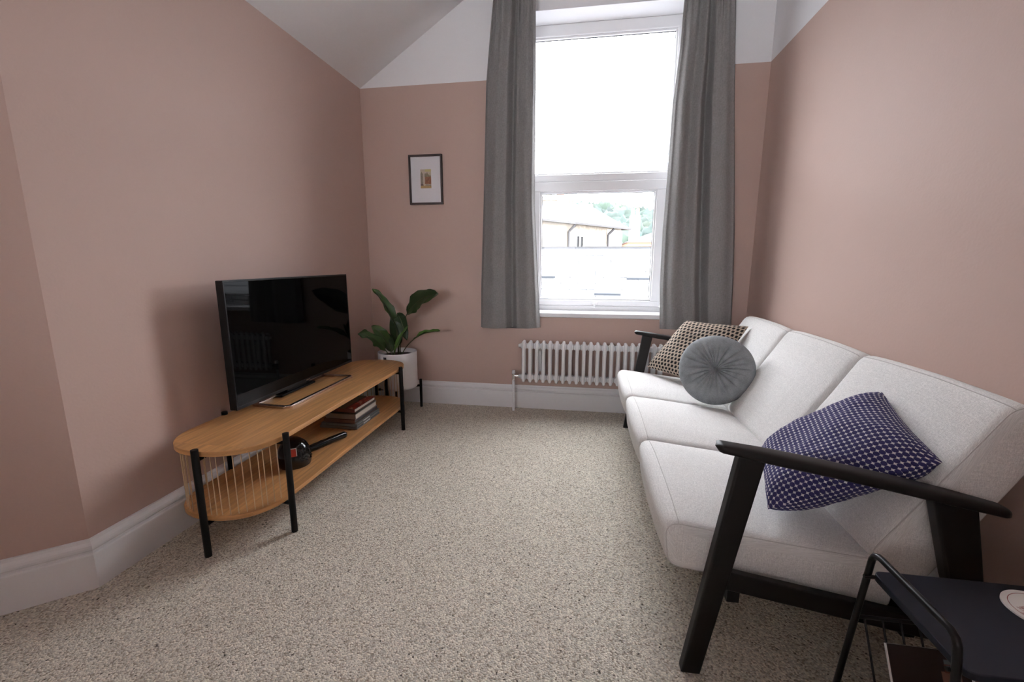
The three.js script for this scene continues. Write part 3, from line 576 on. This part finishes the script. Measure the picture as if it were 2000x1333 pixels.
// ---------------------------------------------------------------- things on the lower shelf
{
  const cov = (r, g, b, ro = 0.5) => std({ color: rgb(r, g, b), roughness: ro });
  const topCover = canvasTex(256, 256, (c, w, h) => { c.fillStyle = '#4a1512'; c.fillRect(0, 0, w, h); c.fillStyle = '#5b5644'; c.fillRect(0, 0, 256, 160); c.fillStyle = '#8e2318'; c.fillRect(0, 175, 256, 81); const R = rng(6); for (let i = 0; i < 50; i++) { c.fillStyle = ['#c8452f', '#7a1710', '#d9b9a0', '#5a1a14'][Math.floor(R() * 4)]; c.fillRect(R() * 250, 170 + R() * 80, 4 + R() * 14, 6 + R() * 24); } });
  // [height, x front, x back, z near, z far, turn, cover, label]
  const B = [
    [0.015, 0.366, 0.140, 0.975, 0.690, 0, cov(0.20, 0.19, 0.17), 'thin grey-brown book at the bottom of the shelf stack'],
    [0.015, 0.364, 0.146, 0.972, 0.690, 0.01, cov(0.17, 0.19, 0.19), 'slim grey book, second from the bottom of the stack'],
    [0.021, 0.352, 0.160, 0.962, 0.690, -0.02, cov(0.16, 0.085, 0.06), 'brown book with dark edges in the middle of the stack'],
    [0.030, 0.352, 0.170, 0.958, 0.700, 0, cov(0.28, 0.25, 0.225), 'thick tan book with pale page edges'],
    [0.007, 0.350, 0.175, 0.955, 0.705, 0.01, cov(0.035, 0.04, 0.028), 'very thin dark green book under the red one'],
    [0.020, 0.346, 0.180, 0.950, 0.705, -0.01, cov(0.16, 0.06, 0.05), 'red and brown book on top of the shelf stack'],
  ];
  let y = ST.sh;
  B.forEach(([h, xf, xb, zn, zf, turn, mat, label], i) => {
    const w = xf - xb, d = zn - zf, t = 0.0022, k = thing('book', label, 'book', [(xf + xb) / 2, y, (zn + zf) / 2], turn, 'books stacked on the lower shelf');
    mesh('cover', [box(-w / 2, w / 2, 0, t, -d / 2, d / 2), box(-w / 2, w / 2, h - t, h, -d / 2, d / 2), box(-w / 2, w / 2, 0, h, d / 2 - t, d / 2)], mat, k);
    const pg = i === 2 ? cov(0.05, 0.05, 0.055, 0.8) : i === 1 || i === 0 ? cov(0.09, 0.095, 0.09, 0.8) : M.pages;
    mesh('pages', box(-w / 2 + 0.004, w / 2 - 0.004, t, h - t, -d / 2 + 0.004, d / 2 - t), pg, k);
    if (i === 5) { const g = new THREE.PlaneGeometry(d - 0.004, w - 0.004); g.rotateZ(Math.PI / 2); g.rotateX(-Math.PI / 2); g.translate(0, h + 0.0004, 0); mesh('cover_print', g, std({ map: topCover, roughness: 0.45 }), k); }
    if (i === 0 || i === 1) mesh('edge_label', box(w / 2 - 0.0038, w / 2 - 0.0028, h * 0.35, h * 0.65, -0.02, 0.06), M.paper, k);
    y += h + 0.0004;
  });
  // studded dome
  const o = thing('dome_ornament', 'glossy black studded dome with small red label behind the near leg', 'ornament', [0.292, ST.sh, 1.412]);
  const prof = [[0.0001, 0], [0.060, 0], [0.069, 0.006], [0.073, 0.030], [0.071, 0.058], [0.063, 0.086], [0.049, 0.108], [0.034, 0.121], [0.022, 0.127], [0.0001, 0.130]].map((p) => new THREE.Vector2(...p));
  mesh('body', new THREE.LatheGeometry(new THREE.SplineCurve(prof).getPoints(40), 48), M.blackgloss, o);
  const R = rng(15), studs = [];
  for (let i = 0; i < 150; i++) { const yy = 0.030 + R() * 0.085, a = 0.85 + R() * 1.3, k = prof.findIndex((p, q) => q > 2 && p.y >= yy), rad = lerp(prof[k - 1].x, prof[k].x, (yy - prof[k - 1].y) / (prof[k].y - prof[k - 1].y)); const s = new THREE.IcosahedronGeometry(0.0022 + R() * 0.0012, 0); s.rotateX(R() * 3); s.translate(Math.sin(a) * rad, yy, Math.cos(a) * rad); studs.push(s); }
  mesh('studs', studs, M.blackgloss, o).userData.kind = 'stuff';
  const lab = (r, a0, a1, y0, y1) => { const g = new THREE.CylinderGeometry(r * 0.93, r, y1 - y0, 8, 1, true, a0, a1 - a0); g.translate(0, (y0 + y1) / 2, 0); return g; };
  mesh('label_border', lab(0.0742, 0.44, 0.80, 0.066, 0.104), M.paper, o);
  mesh('red_label', lab(0.0750, 0.44, 0.76, 0.066, 0.1005), M.redlabel, o);
  // baton
  const A = V(0.268, ST.sh + 0.017, 1.325), Bv = V(0.360, ST.sh + 0.0165, 1.075), L = A.distanceTo(Bv);
  const c = new THREE.CapsuleGeometry(0.0185, L - 0.037, 8, 20); c.rotateX(Math.PI / 2); c.scale(1, 0.95, 1);
  const bt = thing('baton', 'glossy black round-ended rod lying on the shelf beside the dome', 'rod', [(A.x + Bv.x) / 2, ST.sh, (A.z + Bv.z) / 2], Math.atan2(Bv.x - A.x, Bv.z - A.z));
  c.translate(0, 0.0178, 0); mesh('body', c, M.blackgloss, bt);
  const tr = new THREE.TorusGeometry(0.0183, 0.0011, 6, 24); tr.translate(0, 0.0180, -0.02); mesh('ring', tr, M.blackgloss, bt);
}

// ---------------------------------------------------------------- plant in pot on stand
{
  const px = 0.277, pz = 0.195;
  const st = thing('plant_stand', 'low black metal four-legged plant stand in the corner', 'plant stand', [px, 0, pz]);
  for (let k = 0; k < 4; k++) { const a = -0.55 + k * Math.PI / 2, x = 0.160 * Math.cos(a), z = 0.160 * Math.sin(a); const l = mesh('leg', box(x - 0.0085, x + 0.0085, -0.001, 0.216, z - 0.0085, z + 0.0085, 0.002), M.blackmetal, st); }
  for (let k = 0; k < 2; k++) { const a = -0.55 + k * Math.PI / 2, g = box(-0.152, 0.152, 0.160 + (k ? 0 : 0), 0.174, -0.007, 0.007); g.rotateY(-a); mesh('crossbar', g, M.blackmetal, st); }
  const pot = thing('plant_pot', 'plain white cylindrical plant pot', 'plant pot', [px, 0.1745, pz]);
  const prof = [[0.0001, 0], [0.126, 0], [0.133, 0.006], [0.136, 0.02], [0.138, 0.262], [0.1365, 0.266], [0.133, 0.266], [0.131, 0.262], [0.131, 0.225], [0.0001, 0.225]].map((p) => new THREE.Vector2(...p));
  mesh('vessel', new THREE.LatheGeometry(prof, 56), M.pot, pot);
  const s = new THREE.CircleGeometry(0.1305, 40, 0); s.rotateX(-Math.PI / 2); const sp = s.attributes.position; for (let i = 0; i < sp.count; i++) sp.setY(i, 0.006 * noise.noise(sp.getX(i) * 40, 0, sp.getZ(i) * 40)); s.computeVertexNormals(); s.translate(0, 0.232, 0);
  mesh('soil', s, M.soil, pot);

  const pl = thing('leafy_plant', 'dark green houseplant with large paddle leaves', 'plant', [px, 0.40, pz]);
  const N = 18, Wd = 8;
  function leaf(base, mid, tip, width, hint, mat, { fold = 0.25, wave = 0.012, curl = 0, seed = 1, blade = 0.3, lobes = 0 } = {}) {
    const cv = new THREE.QuadraticBezierCurve3(V(...base), V(...mid), V(...tip)), hv = V(...hint).normalize(), pos = [], idx = [], uv = [];
    for (let j = 0; j <= N; j++) {
      const s = j / N, t = blade + (1 - blade) * s, c = cv.getPoint(t), tan = cv.getTangent(t), side = V().crossVectors(tan, hv).normalize(), nor = V().crossVectors(side, tan).normalize();
      const w = width * 0.5 * Math.max(0.004, 2.05 * Math.pow(s, 0.62) * Math.pow(1 - s, 0.72)) * (1 - lobes * Math.max(0, Math.sin(s * 19 + seed)) * 0.35);
      for (let i = -Wd; i <= Wd; i++) {
        const u = i / Wd, au = Math.abs(u), lift = fold * w * au + wave * (Math.sin(s * 11 + u * 2 + seed) + 0.5 * Math.sin(s * 27 + u * 5 + seed * 2)) * au * au + curl * u * w;
        const p = c.clone().addScaledVector(side, u * w * Math.cos(fold * 0.7)).addScaledVector(nor, lift);
        pos.push(p.x, p.y, p.z); uv.push(u, s);
      }
    }
    const C = 2 * Wd + 1; for (let j = 0; j < N; j++) for (let i = 0; i < C - 1; i++) { const a = j * C + i; idx.push(a, a + 1, a + C + 1, a, a + C + 1, a + C); }
    const g = new THREE.BufferGeometry(); g.setAttribute('position', new THREE.Float32BufferAttribute(pos, 3)); g.setAttribute('uv', new THREE.Float32BufferAttribute(uv, 2)); g.setIndex(idx); g.computeVertexNormals();
    const m = mesh('leaf', at(g, pl), mat, pl);
    const vn = []; for (let j = 0; j < 12; j++) vn.push(cv.getPoint(j / 12 * 0.98));
    mesh('stalk', at(new THREE.TubeGeometry(new THREE.CatmullRomCurve3(vn), 24, 0.0032, 6), pl), M.stem, m);
  }
  const off = (x, z) => [px + x, 0.400, pz + z];
  leaf(off(0.0, 0.0), [0.330, 0.690, 0.22], [0.122, 0.890, 0.22], 0.092, [0.75, 0.45, 0.45], M.leafMid, { fold: 0.55, wave: 0.008, seed: 2, blade: 0.42 });          // arching up to the corner
  leaf(off(0.02, -0.01), [0.275, 0.790, 0.19], [0.624, 0.872, 0.28], 0.180, [-0.30, 0.50, 0.80], M.leafDark, { fold: 0.18, wave: 0.010, seed: 5, blade: 0.50 });      // large, to the upper right
  leaf(off(-0.03, 0.05), [0.200, 0.590, 0.36], [0.100, 0.600, 0.42], 0.105, [0.15, 0.72, 0.68], M.leafMid, { fold: 0.25, wave: 0.014, seed: 3, blade: 0.16, lobes: 0.5 }); // low left, forward
  leaf(off(-0.03, 0.02), [0.215, 0.600, 0.27], [0.135, 0.632, 0.29], 0.105, [0.45, 0.35, 0.82], M.leafMid, { fold: 0.3, wave: 0.012, seed: 7, blade: 0.14 });         // second left
  leaf(off(-0.02, 0.03), [0.245, 0.540, 0.25], [0.175, 0.585, 0.23], 0.100, [0.3, 0.35, 0.88], M.leafDark, { fold: 0.3, wave: 0.010, seed: 8, blade: 0.15 });
  leaf(off(0.0, 0.07), [0.315, 0.520, 0.30], [0.404, 0.645, 0.28], 0.050, [-0.45, 0.2, 0.87], M.leafYoung, { fold: 0.45, wave: 0.004, seed: 4, blade: 0.12 });         // young upright leaf
  leaf(off(0.03, 0.02), [0.395, 0.590, 0.20], [0.626, 0.608, 0.26], 0.070, [-0.1, 0.98, 0.30], M.leafYoung, { fold: 0.5, wave: 0.005, seed: 6, blade: 0.44 });          // narrow, to the lower right
  leaf(off(0.015, 0.0), [0.260, 0.930, 0.20], [0.385, 0.535, 0.27], 0.105, [0.25, 0.1, 0.95], M.leafDark, { fold: 0.28, wave: 0.008, seed: 9, blade: 0.56 });           // drooping centre leaf
  leaf(off(0.0, -0.02), [0.275, 0.560, 0.18], [0.262, 0.735, 0.20], 0.110, [0.35, 0.15, 0.92], M.leafDark, { fold: 0.3, wave: 0.010, seed: 10, blade: 0.22 });          // upright centre leaf
}

// ---------------------------------------------------------------- sofa
// rounded polygon sampled evenly, with outward normals
function roundPoly(pts, rad, n) {
  const sh = new THREE.Path(), k = pts.length, P = pts.map((p) => new THREE.Vector2(...p));
  for (let i = 0; i < k; i++) {
    const p = P[i], a = P[(i + k - 1) % k], b = P[(i + 1) % k], r = rad[i];
    const s = p.clone().add(a.clone().sub(p).setLength(r)), e = p.clone().add(b.clone().sub(p).setLength(r));
    if (i === 0) sh.moveTo(s.x, s.y); else sh.lineTo(s.x, s.y);
    sh.quadraticCurveTo(p.x, p.y, e.x, e.y);
  }
  sh.closePath();
  const q = sh.getSpacedPoints(n).slice(0, n);
  let area = 0; for (let i = 0; i < n; i++) { const a = q[i], b = q[(i + 1) % n]; area += a.x * b.y - b.x * a.y; }
  const sg = area > 0 ? 1 : -1;
  return q.map((p, i) => { const d = q[(i + 1) % n].clone().sub(q[(i + n - 1) % n]).normalize(); return { p, n: new THREE.Vector2(d.y * sg, -d.x * sg) }; });
}
function cushionBlock(prof, z0, z1, r0, r1, crown, weight, seed) {
  const ts = [], m = 36; for (let j = 0; j <= m; j++) { const s = j / m; ts.push(0.5 - 0.5 * Math.cos(Math.PI * s)); }
  const L = z1 - z0;
  const rings = ts.map((t) => {
    const z = z0 + t * L, d0 = z - z0, d1 = z1 - z, ins = (d, r) => d >= r ? 0 : r - Math.sqrt(Math.max(0, r * r - (r - d) * (r - d)));
    const inset = ins(d0, r0) + ins(d1, r1), cr = crown * Math.pow(Math.max(0, 1 - Math.abs(2 * t - 1) ** 2.4), 0.8);
    return prof.map(({ p, n }, i) => { const w = weight(n), o = -inset + cr * w + w * 0.0025 * noise.noise(p.x * 7, p.y * 7 + seed, z * 7); return V(p.x + n.x * o, p.y + n.y * o, z); });
  });
  return { geo: loft(rings, { uvs: (i, j, s) => [s, rings[j][0].z] }), rings };
}
{
  const s = thing('sofa', 'three-section pale linen sofa bed with black wooden arms', 'sofa', [2.25, 0, 1.18]);
  const zb = [0.325, 0.885, 1.455, 2.032];
  const seat = roundPoly([[1.828, 0.402], [1.842, 0.272], [2.385, 0.212], [2.385, 0.342]], [0.05, 0.035, 0.03, 0.03], 96);
  const back = roundPoly([[2.318, 0.360], [2.430, 0.268], [2.668, 0.705], [2.578, 0.782]], [0.03, 0.03, 0.045, 0.06], 96);
  const wSeat = (n) => Math.max(0, n.y) * 1 + Math.max(0, -n.x) * 0.55, wBack = (n) => Math.max(0, -n.x * 0.84 + n.y * 0.54);
  for (let i = 0; i < 3; i++) {
    const near = i === 2, far = i === 0;
    const a = cushionBlock(seat, zb[i] + 0.0006, zb[i + 1] - 0.0006, far ? 0.03 : 0.022, near ? 0.022 : 0.022, 0.024, wSeat, i * 3);
    const c = mesh('seat_cushion', at(a.geo, s), M.linen, s);
    const b = cushionBlock(back, zb[i] + 0.0006, zb[i + 1] - 0.0006, far ? 0.035 : 0.024, near ? 0.022 : 0.024, 0.020, wBack, i * 3 + 20);
    const d = mesh('back_cushion', at(b.geo, s), M.linen, s);
    if (near) for (const [q, o] of [[a, c], [b, d]]) { // stitched seam round the end panel and along the front edge
      const k = q.rings.findIndex((r) => q.rings[q.rings.length - 1][0].z - r[0].z < 0.012);
      const ring = q.rings[k]; const crv = new THREE.CatmullRomCurve3(ring.map((v) => v.clone()), true);
      mesh('seam', at(new THREE.TubeGeometry(crv, 160, 0.0017, 5, true), s), M.seam, o);
    }
    for (const [q, o, pick] of [[a, c, 4], [b, d, 0]]) { // lengthwise seam
      let best = 0, bd = 9; const tgt = pick === 4 ? [1.868, 0.408] : [2.555, 0.760];
      const prof = pick === 4 ? seat : back; prof.forEach(({ p }, i2) => { const e = Math.hypot(p.x - tgt[0], p.y - tgt[1]); if (e < bd) { bd = e; best = i2; } });
      mesh('seam', at(new THREE.TubeGeometry(new THREE.CatmullRomCurve3(q.rings.slice(3, -3).map((r) => r[best].clone())), 60, 0.0014, 5), s), M.seam, o);
    }
  }
  const slab = (pts, z0, z1, bev = 0.006) => { const sh = new THREE.Shape(pts.map((p) => new THREE.Vector2(...p))); const g = new THREE.ExtrudeGeometry(sh, { depth: z1 - z0 - 2 * bev, bevelEnabled: true, bevelSize: bev, bevelThickness: bev, bevelOffset: -bev, bevelSegments: 3 }); g.translate(0, 0, z0 + bev); return metreUV(g); };
  const armrest = (zc) => { // long paddle, tapered at both ends, tilting down to the back
    const rings = [], n = 80, A = V(1.924, 0.641, zc), B = V(2.553, 0.527, zc);
    for (let j = 0; j <= n; j++) {
      const t = j / n, e = Math.min(t, 1 - t), cap = Math.sqrt(Math.max(0.0004, 1 - Math.max(0, 1 - e / 0.026) ** 2.2)), hz = lerp(0.024, 0.031, smooth(0, 0.3, e)) * cap, hy = lerp(0.0120, 0.0148, smooth(0, 0.22, e)) * cap;
      const c = A.clone().lerp(B, t), ring = []; c.y += 0.006 * Math.sin(Math.PI * t);
      for (let i = 0; i < 28; i++) { const a = i / 28 * 2 * Math.PI, q = Math.cos(a), w = Math.sin(a); ring.push(V(c.x, c.y + hy * Math.sign(w) * Math.abs(w) ** 0.7, c.z + hz * Math.sign(q) * Math.abs(q) ** 0.7)); }
      rings.push(ring);
    }
    return loft(rings);
  };
  for (const zc of [2.064, 0.296]) {
    const z0 = zc - 0.017, z1 = zc + 0.017;
    mesh('armrest', at(armrest(zc), s), M.blackwood, s);
    mesh('front_leg', at(slab([[1.884, 0], [1.932, 0], [2.036, 0.612], [1.976, 0.624]], z0, z1), s), M.blackwood, s);
    mesh('rear_leg', at(slab([[2.394, 0.552], [2.486, 0.538], [2.527, 0.350], [2.632, 0], [2.588, 0], [2.452, 0.350]], z0, z1), s), M.blackwood, s);
    mesh('side_rail', at(slab([[1.955, 0.312], [2.50, 0.228], [2.50, 0.176], [1.950, 0.262]], zc - 0.012, zc + 0.012, 0.004), s), M.blackwood, s);
  }
  mesh('bed_frame', [box(1.99, 2.02, 0.205, 0.245, 0.31, 2.05), box(2.40, 2.43, 0.165, 0.205, 0.31, 2.05)].map((g) => at(g, s)), M.blackmetal, s);
}

// ---------------------------------------------------------------- scatter cushions
function pillow(c, T, tile, { pinch = 0.07, seed = 1, rear = 0.7, blunt = 0.08 } = {}) { // c: corners [bottom-left, bottom-right, top-right, top-left]
  const P = c.map((p) => V(...p)), N = 44, nor = V().crossVectors(P[1].clone().sub(P[0]), P[3].clone().sub(P[0])).normalize();
  const wu = P[0].distanceTo(P[1]), wv = P[0].distanceTo(P[3]), gs = [];
  for (const side of [1, -1]) {
    const pos = [], uv = [], idx = [];
    for (let j = 0; j <= N; j++) for (let i = 0; i <= N; i++) {
      const u = 2 * i / N - 1, v = 2 * j / N - 1;
      const bl = 1 - blunt * 0.5 * u ** 4 * v ** 4, uu = u * (1 - pinch * (1 - v * v) * u * u) * bl, vv = v * (1 - pinch * (1 - u * u) * v * v) * bl, a = (uu + 1) / 2, b = (vv + 1) / 2;
      const p = P[0].clone().multiplyScalar((1 - a) * (1 - b)).addScaledVector(P[1], a * (1 - b)).addScaledVector(P[2], a * b).addScaledVector(P[3], (1 - a) * b);
      const e = Math.max(0, (1 - u ** 4) * (1 - v ** 4)), h = T * Math.pow(e, 0.62) * (1 + 0.12 * noise.noise(u * 1.6 + seed, v * 1.6, side)) + 0.004 * Math.pow(e, 0.3) * noise.noise(u * 5, v * 5, seed);
      p.addScaledVector(nor, side * (side > 0 ? h : h * rear)); pos.push(p.x, p.y, p.z);
    }
    const at3 = (i, j) => V(pos[(j * (N + 1) + i) * 3], pos[(j * (N + 1) + i) * 3 + 1], pos[(j * (N + 1) + i) * 3 + 2]), C = N / 2, U = [], W2 = [];
    for (let j = 0; j <= N; j++) { U[j] = []; U[j][C] = 0; for (let i = C + 1; i <= N; i++) U[j][i] = U[j][i - 1] + at3(i, j).distanceTo(at3(i - 1, j)); for (let i = C - 1; i >= 0; i--) U[j][i] = U[j][i + 1] - at3(i, j).distanceTo(at3(i + 1, j)); }
    for (let i = 0; i <= N; i++) { W2[i] = []; W2[i][C] = 0; for (let j = C + 1; j <= N; j++) W2[i][j] = W2[i][j - 1] + at3(i, j).distanceTo(at3(i, j - 1)); for (let j = C - 1; j >= 0; j--) W2[i][j] = W2[i][j + 1] - at3(i, j).distanceTo(at3(i, j + 1)); }
    for (let j = 0; j <= N; j++) for (let i = 0; i <= N; i++) uv.push(U[j][i] / tile, W2[i][j] / tile);
    for (let j = 0; j < N; j++) for (let i = 0; i < N; i++) { const q = j * (N + 1) + i; if (side > 0) idx.push(q, q + 1, q + N + 2, q, q + N + 2, q + N + 1); else idx.push(q, q + N + 2, q + 1, q, q + N + 1, q + N + 2); }
    const g = new THREE.BufferGeometry(); g.setAttribute('position', new THREE.Float32BufferAttribute(pos, 3)); g.setAttribute('uv', new THREE.Float32BufferAttribute(uv, 2)); g.setIndex(idx); g.computeVertexNormals(); gs.push(g);
  }
  return join(gs);
}
{
  const a = thing('woven_cushion', 'square cushion with open black and beige lattice weave', 'cushion', [2.22, 0.41, 0.48]);
  mesh('cover', at(pillow([[1.990, 0.435, 0.385], [2.270, 0.402, 0.715], [2.515, 0.735, 0.560], [2.215, 0.735, 0.365]], 0.062, 0.32, { seed: 2 }), a), M.weave, a);
  const b = thing('dotted_cushion', 'navy cushion with rows of dots leaning behind the near armrest', 'cushion', [2.30, 0.40, 1.84]);
  mesh('cover', at(pillow([[2.196, 0.450, 1.636], [2.092, 0.426, 1.972], [2.440, 0.622, 2.036], [2.488, 0.706, 1.712]], 0.074, 0.205, { seed: 5, pinch: 0.07, rear: 1.0, blunt: 0.07 }), b), M.blue, b);
  // round pleated velvet cushion
  const r = thing('round_cushion', 'round grey velvet cushion with pleats and a sunken centre', 'cushion', [2.27, 0.40, 0.86]);
  const R = 0.176, T = 0.064, NR = 40, NT = 180, gs = [];
  for (const side of [1, -1]) {
    const pos = [], uv = [], idx = [];
    for (let j = 0; j <= NR; j++) for (let i = 0; i <= NT; i++) {
      const q = j / NR, th = i / NT * 2 * Math.PI, rr = R * Math.sin(q * Math.PI / 2), k = rr / R;
      let h = T * Math.pow(Math.max(0, 1 - k ** 3.2), 0.5) - T * 0.72 * Math.exp(-((rr / 0.022) ** 2)) - T * 0.36 * Math.exp(-((rr / 0.080) ** 2));
      h += 0.0075 * Math.exp(-(((rr - 0.070) / 0.062) ** 2)) * (Math.sqrt(Math.abs(Math.sin(th * 12 + 1.2 * Math.sin(th * 3)))) - 0.6) * 1.8 + 0.0022 * noise.noise(Math.cos(th) * 2, Math.sin(th) * 2, k * 3) * k;
      const w = 1 + 0.012 * Math.sin(th * 3 + 1); pos.push(Math.cos(th) * rr * w, Math.sin(th) * rr * w, side * Math.max(0, h)); uv.push(Math.cos(th) * rr, Math.sin(th) * rr);
    }
    for (let j = 0; j < NR; j++) for (let i = 0; i < NT; i++) { const p = j * (NT + 1) + i; if (side > 0) idx.push(p, p + NT + 1, p + NT + 2, p, p + NT + 2, p + 1); else idx.push(p, p + NT + 2, p + NT + 1, p, p + 1, p + NT + 2); }
    const g = new THREE.BufferGeometry(); g.setAttribute('position', new THREE.Float32BufferAttribute(pos, 3)); g.setAttribute('uv', new THREE.Float32BufferAttribute(uv, 2)); g.setIndex(idx); g.computeVertexNormals(); gs.push(g);
  }
  const btn = new THREE.SphereGeometry(0.013, 16, 10); btn.scale(1, 1, 0.4); btn.translate(0, 0, -0.004);
  const q = new THREE.Quaternion().setFromUnitVectors(V(0, 0, 1), V(-0.36, 0.40, 0.84).normalize()), c = V(2.262, 0.549, 0.866);
  const place = (g) => { g.applyQuaternion(q); g.translate(c.x, c.y, c.z); return at(g, r); };
  mesh('cover', place(join(gs)), M.velvet, r); mesh('button', place(btn), M.velvet, r);
}

// ---------------------------------------------------------------- side table with magazine rack
{
  const t = thing('side_table', 'navy topped side table with black tube frame and wire magazine rack', 'side table', [2.40, 0, 2.33]);
  const ty = 0.450, x0 = 2.204, x1 = 2.610, za = 2.213, zb = 2.447;
  const sh = new THREE.Shape(); const r = 0.02; sh.moveTo(x0 + r, -za); sh.lineTo(x1 - r, -za); sh.quadraticCurveTo(x1, -za, x1, -za - r); sh.lineTo(x1, -zb + r); sh.quadraticCurveTo(x1, -zb, x1 - r, -zb); sh.lineTo(x0 + r, -zb); sh.quadraticCurveTo(x0, -zb, x0, -zb + r); sh.lineTo(x0, -za - r); sh.quadraticCurveTo(x0, -za, x0 + r, -za);
  const g = new THREE.ExtrudeGeometry(sh, { depth: 0.010, bevelEnabled: true, bevelSize: 0.002, bevelThickness: 0.002, bevelOffset: -0.002, bevelSegments: 2, curveSegments: 10 }); g.rotateX(-Math.PI / 2); g.translate(0, ty - 0.012, 0);
  mesh('table_top', at(metreUV(g), t), M.navy, t);
  for (const x of [x0 - 0.009, x1 + 0.009]) {
    const f = mesh('tube_frame', at(pipe([[x, -0.001, 2.158], [x, 0.500, 2.226], [x, 0.500, 2.432], [x, -0.001, 2.500]], 0.0065, 0.022), t), M.tubeblack, t);
    for (const z of [2.2235, 2.4345]) mesh('bolt', at(rod([x - 0.010, 0.442, z], [x + 0.012, 0.442, z], 0.004), t), M.tubeblack, f);
  }
  const rails = [[0.325, 2.196], [0.095, 2.329], [0.325, 2.462]];
  for (const [y, z] of rails) mesh('rack_rail', at(rod([x0 - 0.009, y, z], [x1 + 0.009, y, z], 0.004, 0.004, 8), t), M.tubeblack, t);
  for (let i = 0; i < 12; i++) { const x = x0 + 0.012 + i * 0.0345; mesh('rack_wire', [rod([x, 0.327, 2.196], [x, 0.095, 2.329], 0.0022, 0.0022, 6), rod([x, 0.095, 2.329], [x, 0.327, 2.462], 0.0022, 0.0022, 6)].map((q) => at(q, t)), M.tubeblack, t); }
  // coaster
  const co = thing('coaster', 'round white coaster with thin red ring on the navy table', 'coaster', [2.443, ty, 2.290]);
  const cd = new THREE.CylinderGeometry(0.056, 0.056, 0.003, 56); cd.translate(0, 0.0018, 0); mesh('disc', cd, M.paper, co);
  const ct = canvasTex(512, 512, (c, w) => { c.fillStyle = '#e9e4de'; c.fillRect(0, 0, w, w); c.strokeStyle = '#8e3b36'; c.lineWidth = 5; c.beginPath(); c.arc(256, 256, 214, 0, 7); c.stroke(); const R = rng(12); c.save(); c.beginPath(); c.arc(256, 256, 208, 0, 7); c.clip(); for (let i = 0; i < 160; i++) { c.globalAlpha = 0.35; c.fillStyle = ['#b58a7d', '#8a5148', '#c9aca2', '#6d3a35'][Math.floor(R() * 4)]; const a = 60 + R() * 340; c.beginPath(); c.ellipse(a, 230 + R() * 130, 8 + R() * 34, 4 + R() * 14, R() * 3, 0, 7); c.fill(); } c.restore(); });
  const cp = new THREE.CircleGeometry(0.0555, 56); cp.rotateX(-Math.PI / 2); cp.translate(0, 0.0036, 0); mesh('printed_face', cp, std({ map: ct, roughness: 0.4 }), co);
  // magazines leaning in the rack
  const cover = (cols, seed) => canvasTex(256, 320, (c, w, h) => { c.fillStyle = cols[0]; c.fillRect(0, 0, w, h); const R = rng(seed); for (let i = 0; i < 26; i++) { c.globalAlpha = 0.8; c.fillStyle = cols[1 + Math.floor(R() * (cols.length - 1))]; c.fillRect(62 + R() * 180, R() * 200, 10 + R() * 50, 8 + R() * 40); } });
  const mag = (name, label, x0m, x1m, off, len, cols, seed) => {
    const d = V(0, -0.23, 0.133).normalize(), n = V(0, d.z, -d.y), top = V((x0m + x1m) / 2, 0.327, 2.196).addScaledVector(n, off).addScaledVector(d, 0.258 - len);
    const o = thing(name, label, 'magazine', [top.x, top.y + d.y * len, top.z + d.z * len], 0, 'magazines in the wire rack'), w = x1m - x0m;
    const put = (q) => { const m = new THREE.Matrix4().makeBasis(V(1, 0, 0), d.clone().negate(), n); q.applyMatrix4(m); return q; };
    mesh('pages', put(box(-w / 2, w / 2, 0, len, 0.0007, 0.0063)), M.paper, o);
    const cg = [box(-w / 2 + 0.0015, w / 2 + 0.001, 0, len + 0.0006, 0.0063, 0.0070), box(-w / 2, w / 2 + 0.001, 0, len + 0.0006, 0, 0.0007)].map(put);
    mesh('cover', cg, std({ color: rgb(0.03, 0.02, 0.018), roughness: 0.4 }), o);
    const pf = new THREE.PlaneGeometry(w - 0.002, len); pf.translate(0.001, len / 2, 0.0074); mesh('cover_print', put(pf), std({ map: cover(cols, seed), roughness: 0.35 }), o);
  };
  mag('magazine', 'dark covered magazine with white page edge in the wire rack', 2.242, 2.452, 0.006, 0.214, ['#1d0d0b', '#5a2a1c', '#a9583a', '#6f7f86', '#8d6a5a', '#2a1512'], 31);
  mag('magazine', 'orange toned magazine leaning behind the dark one in the rack', 2.385, 2.545, 0.016, 0.180, ['#6b3a1c', '#c47a34', '#8a4a24', '#b88a5a'], 44);
}

shadow(scene);
renderer.render(scene, camera);
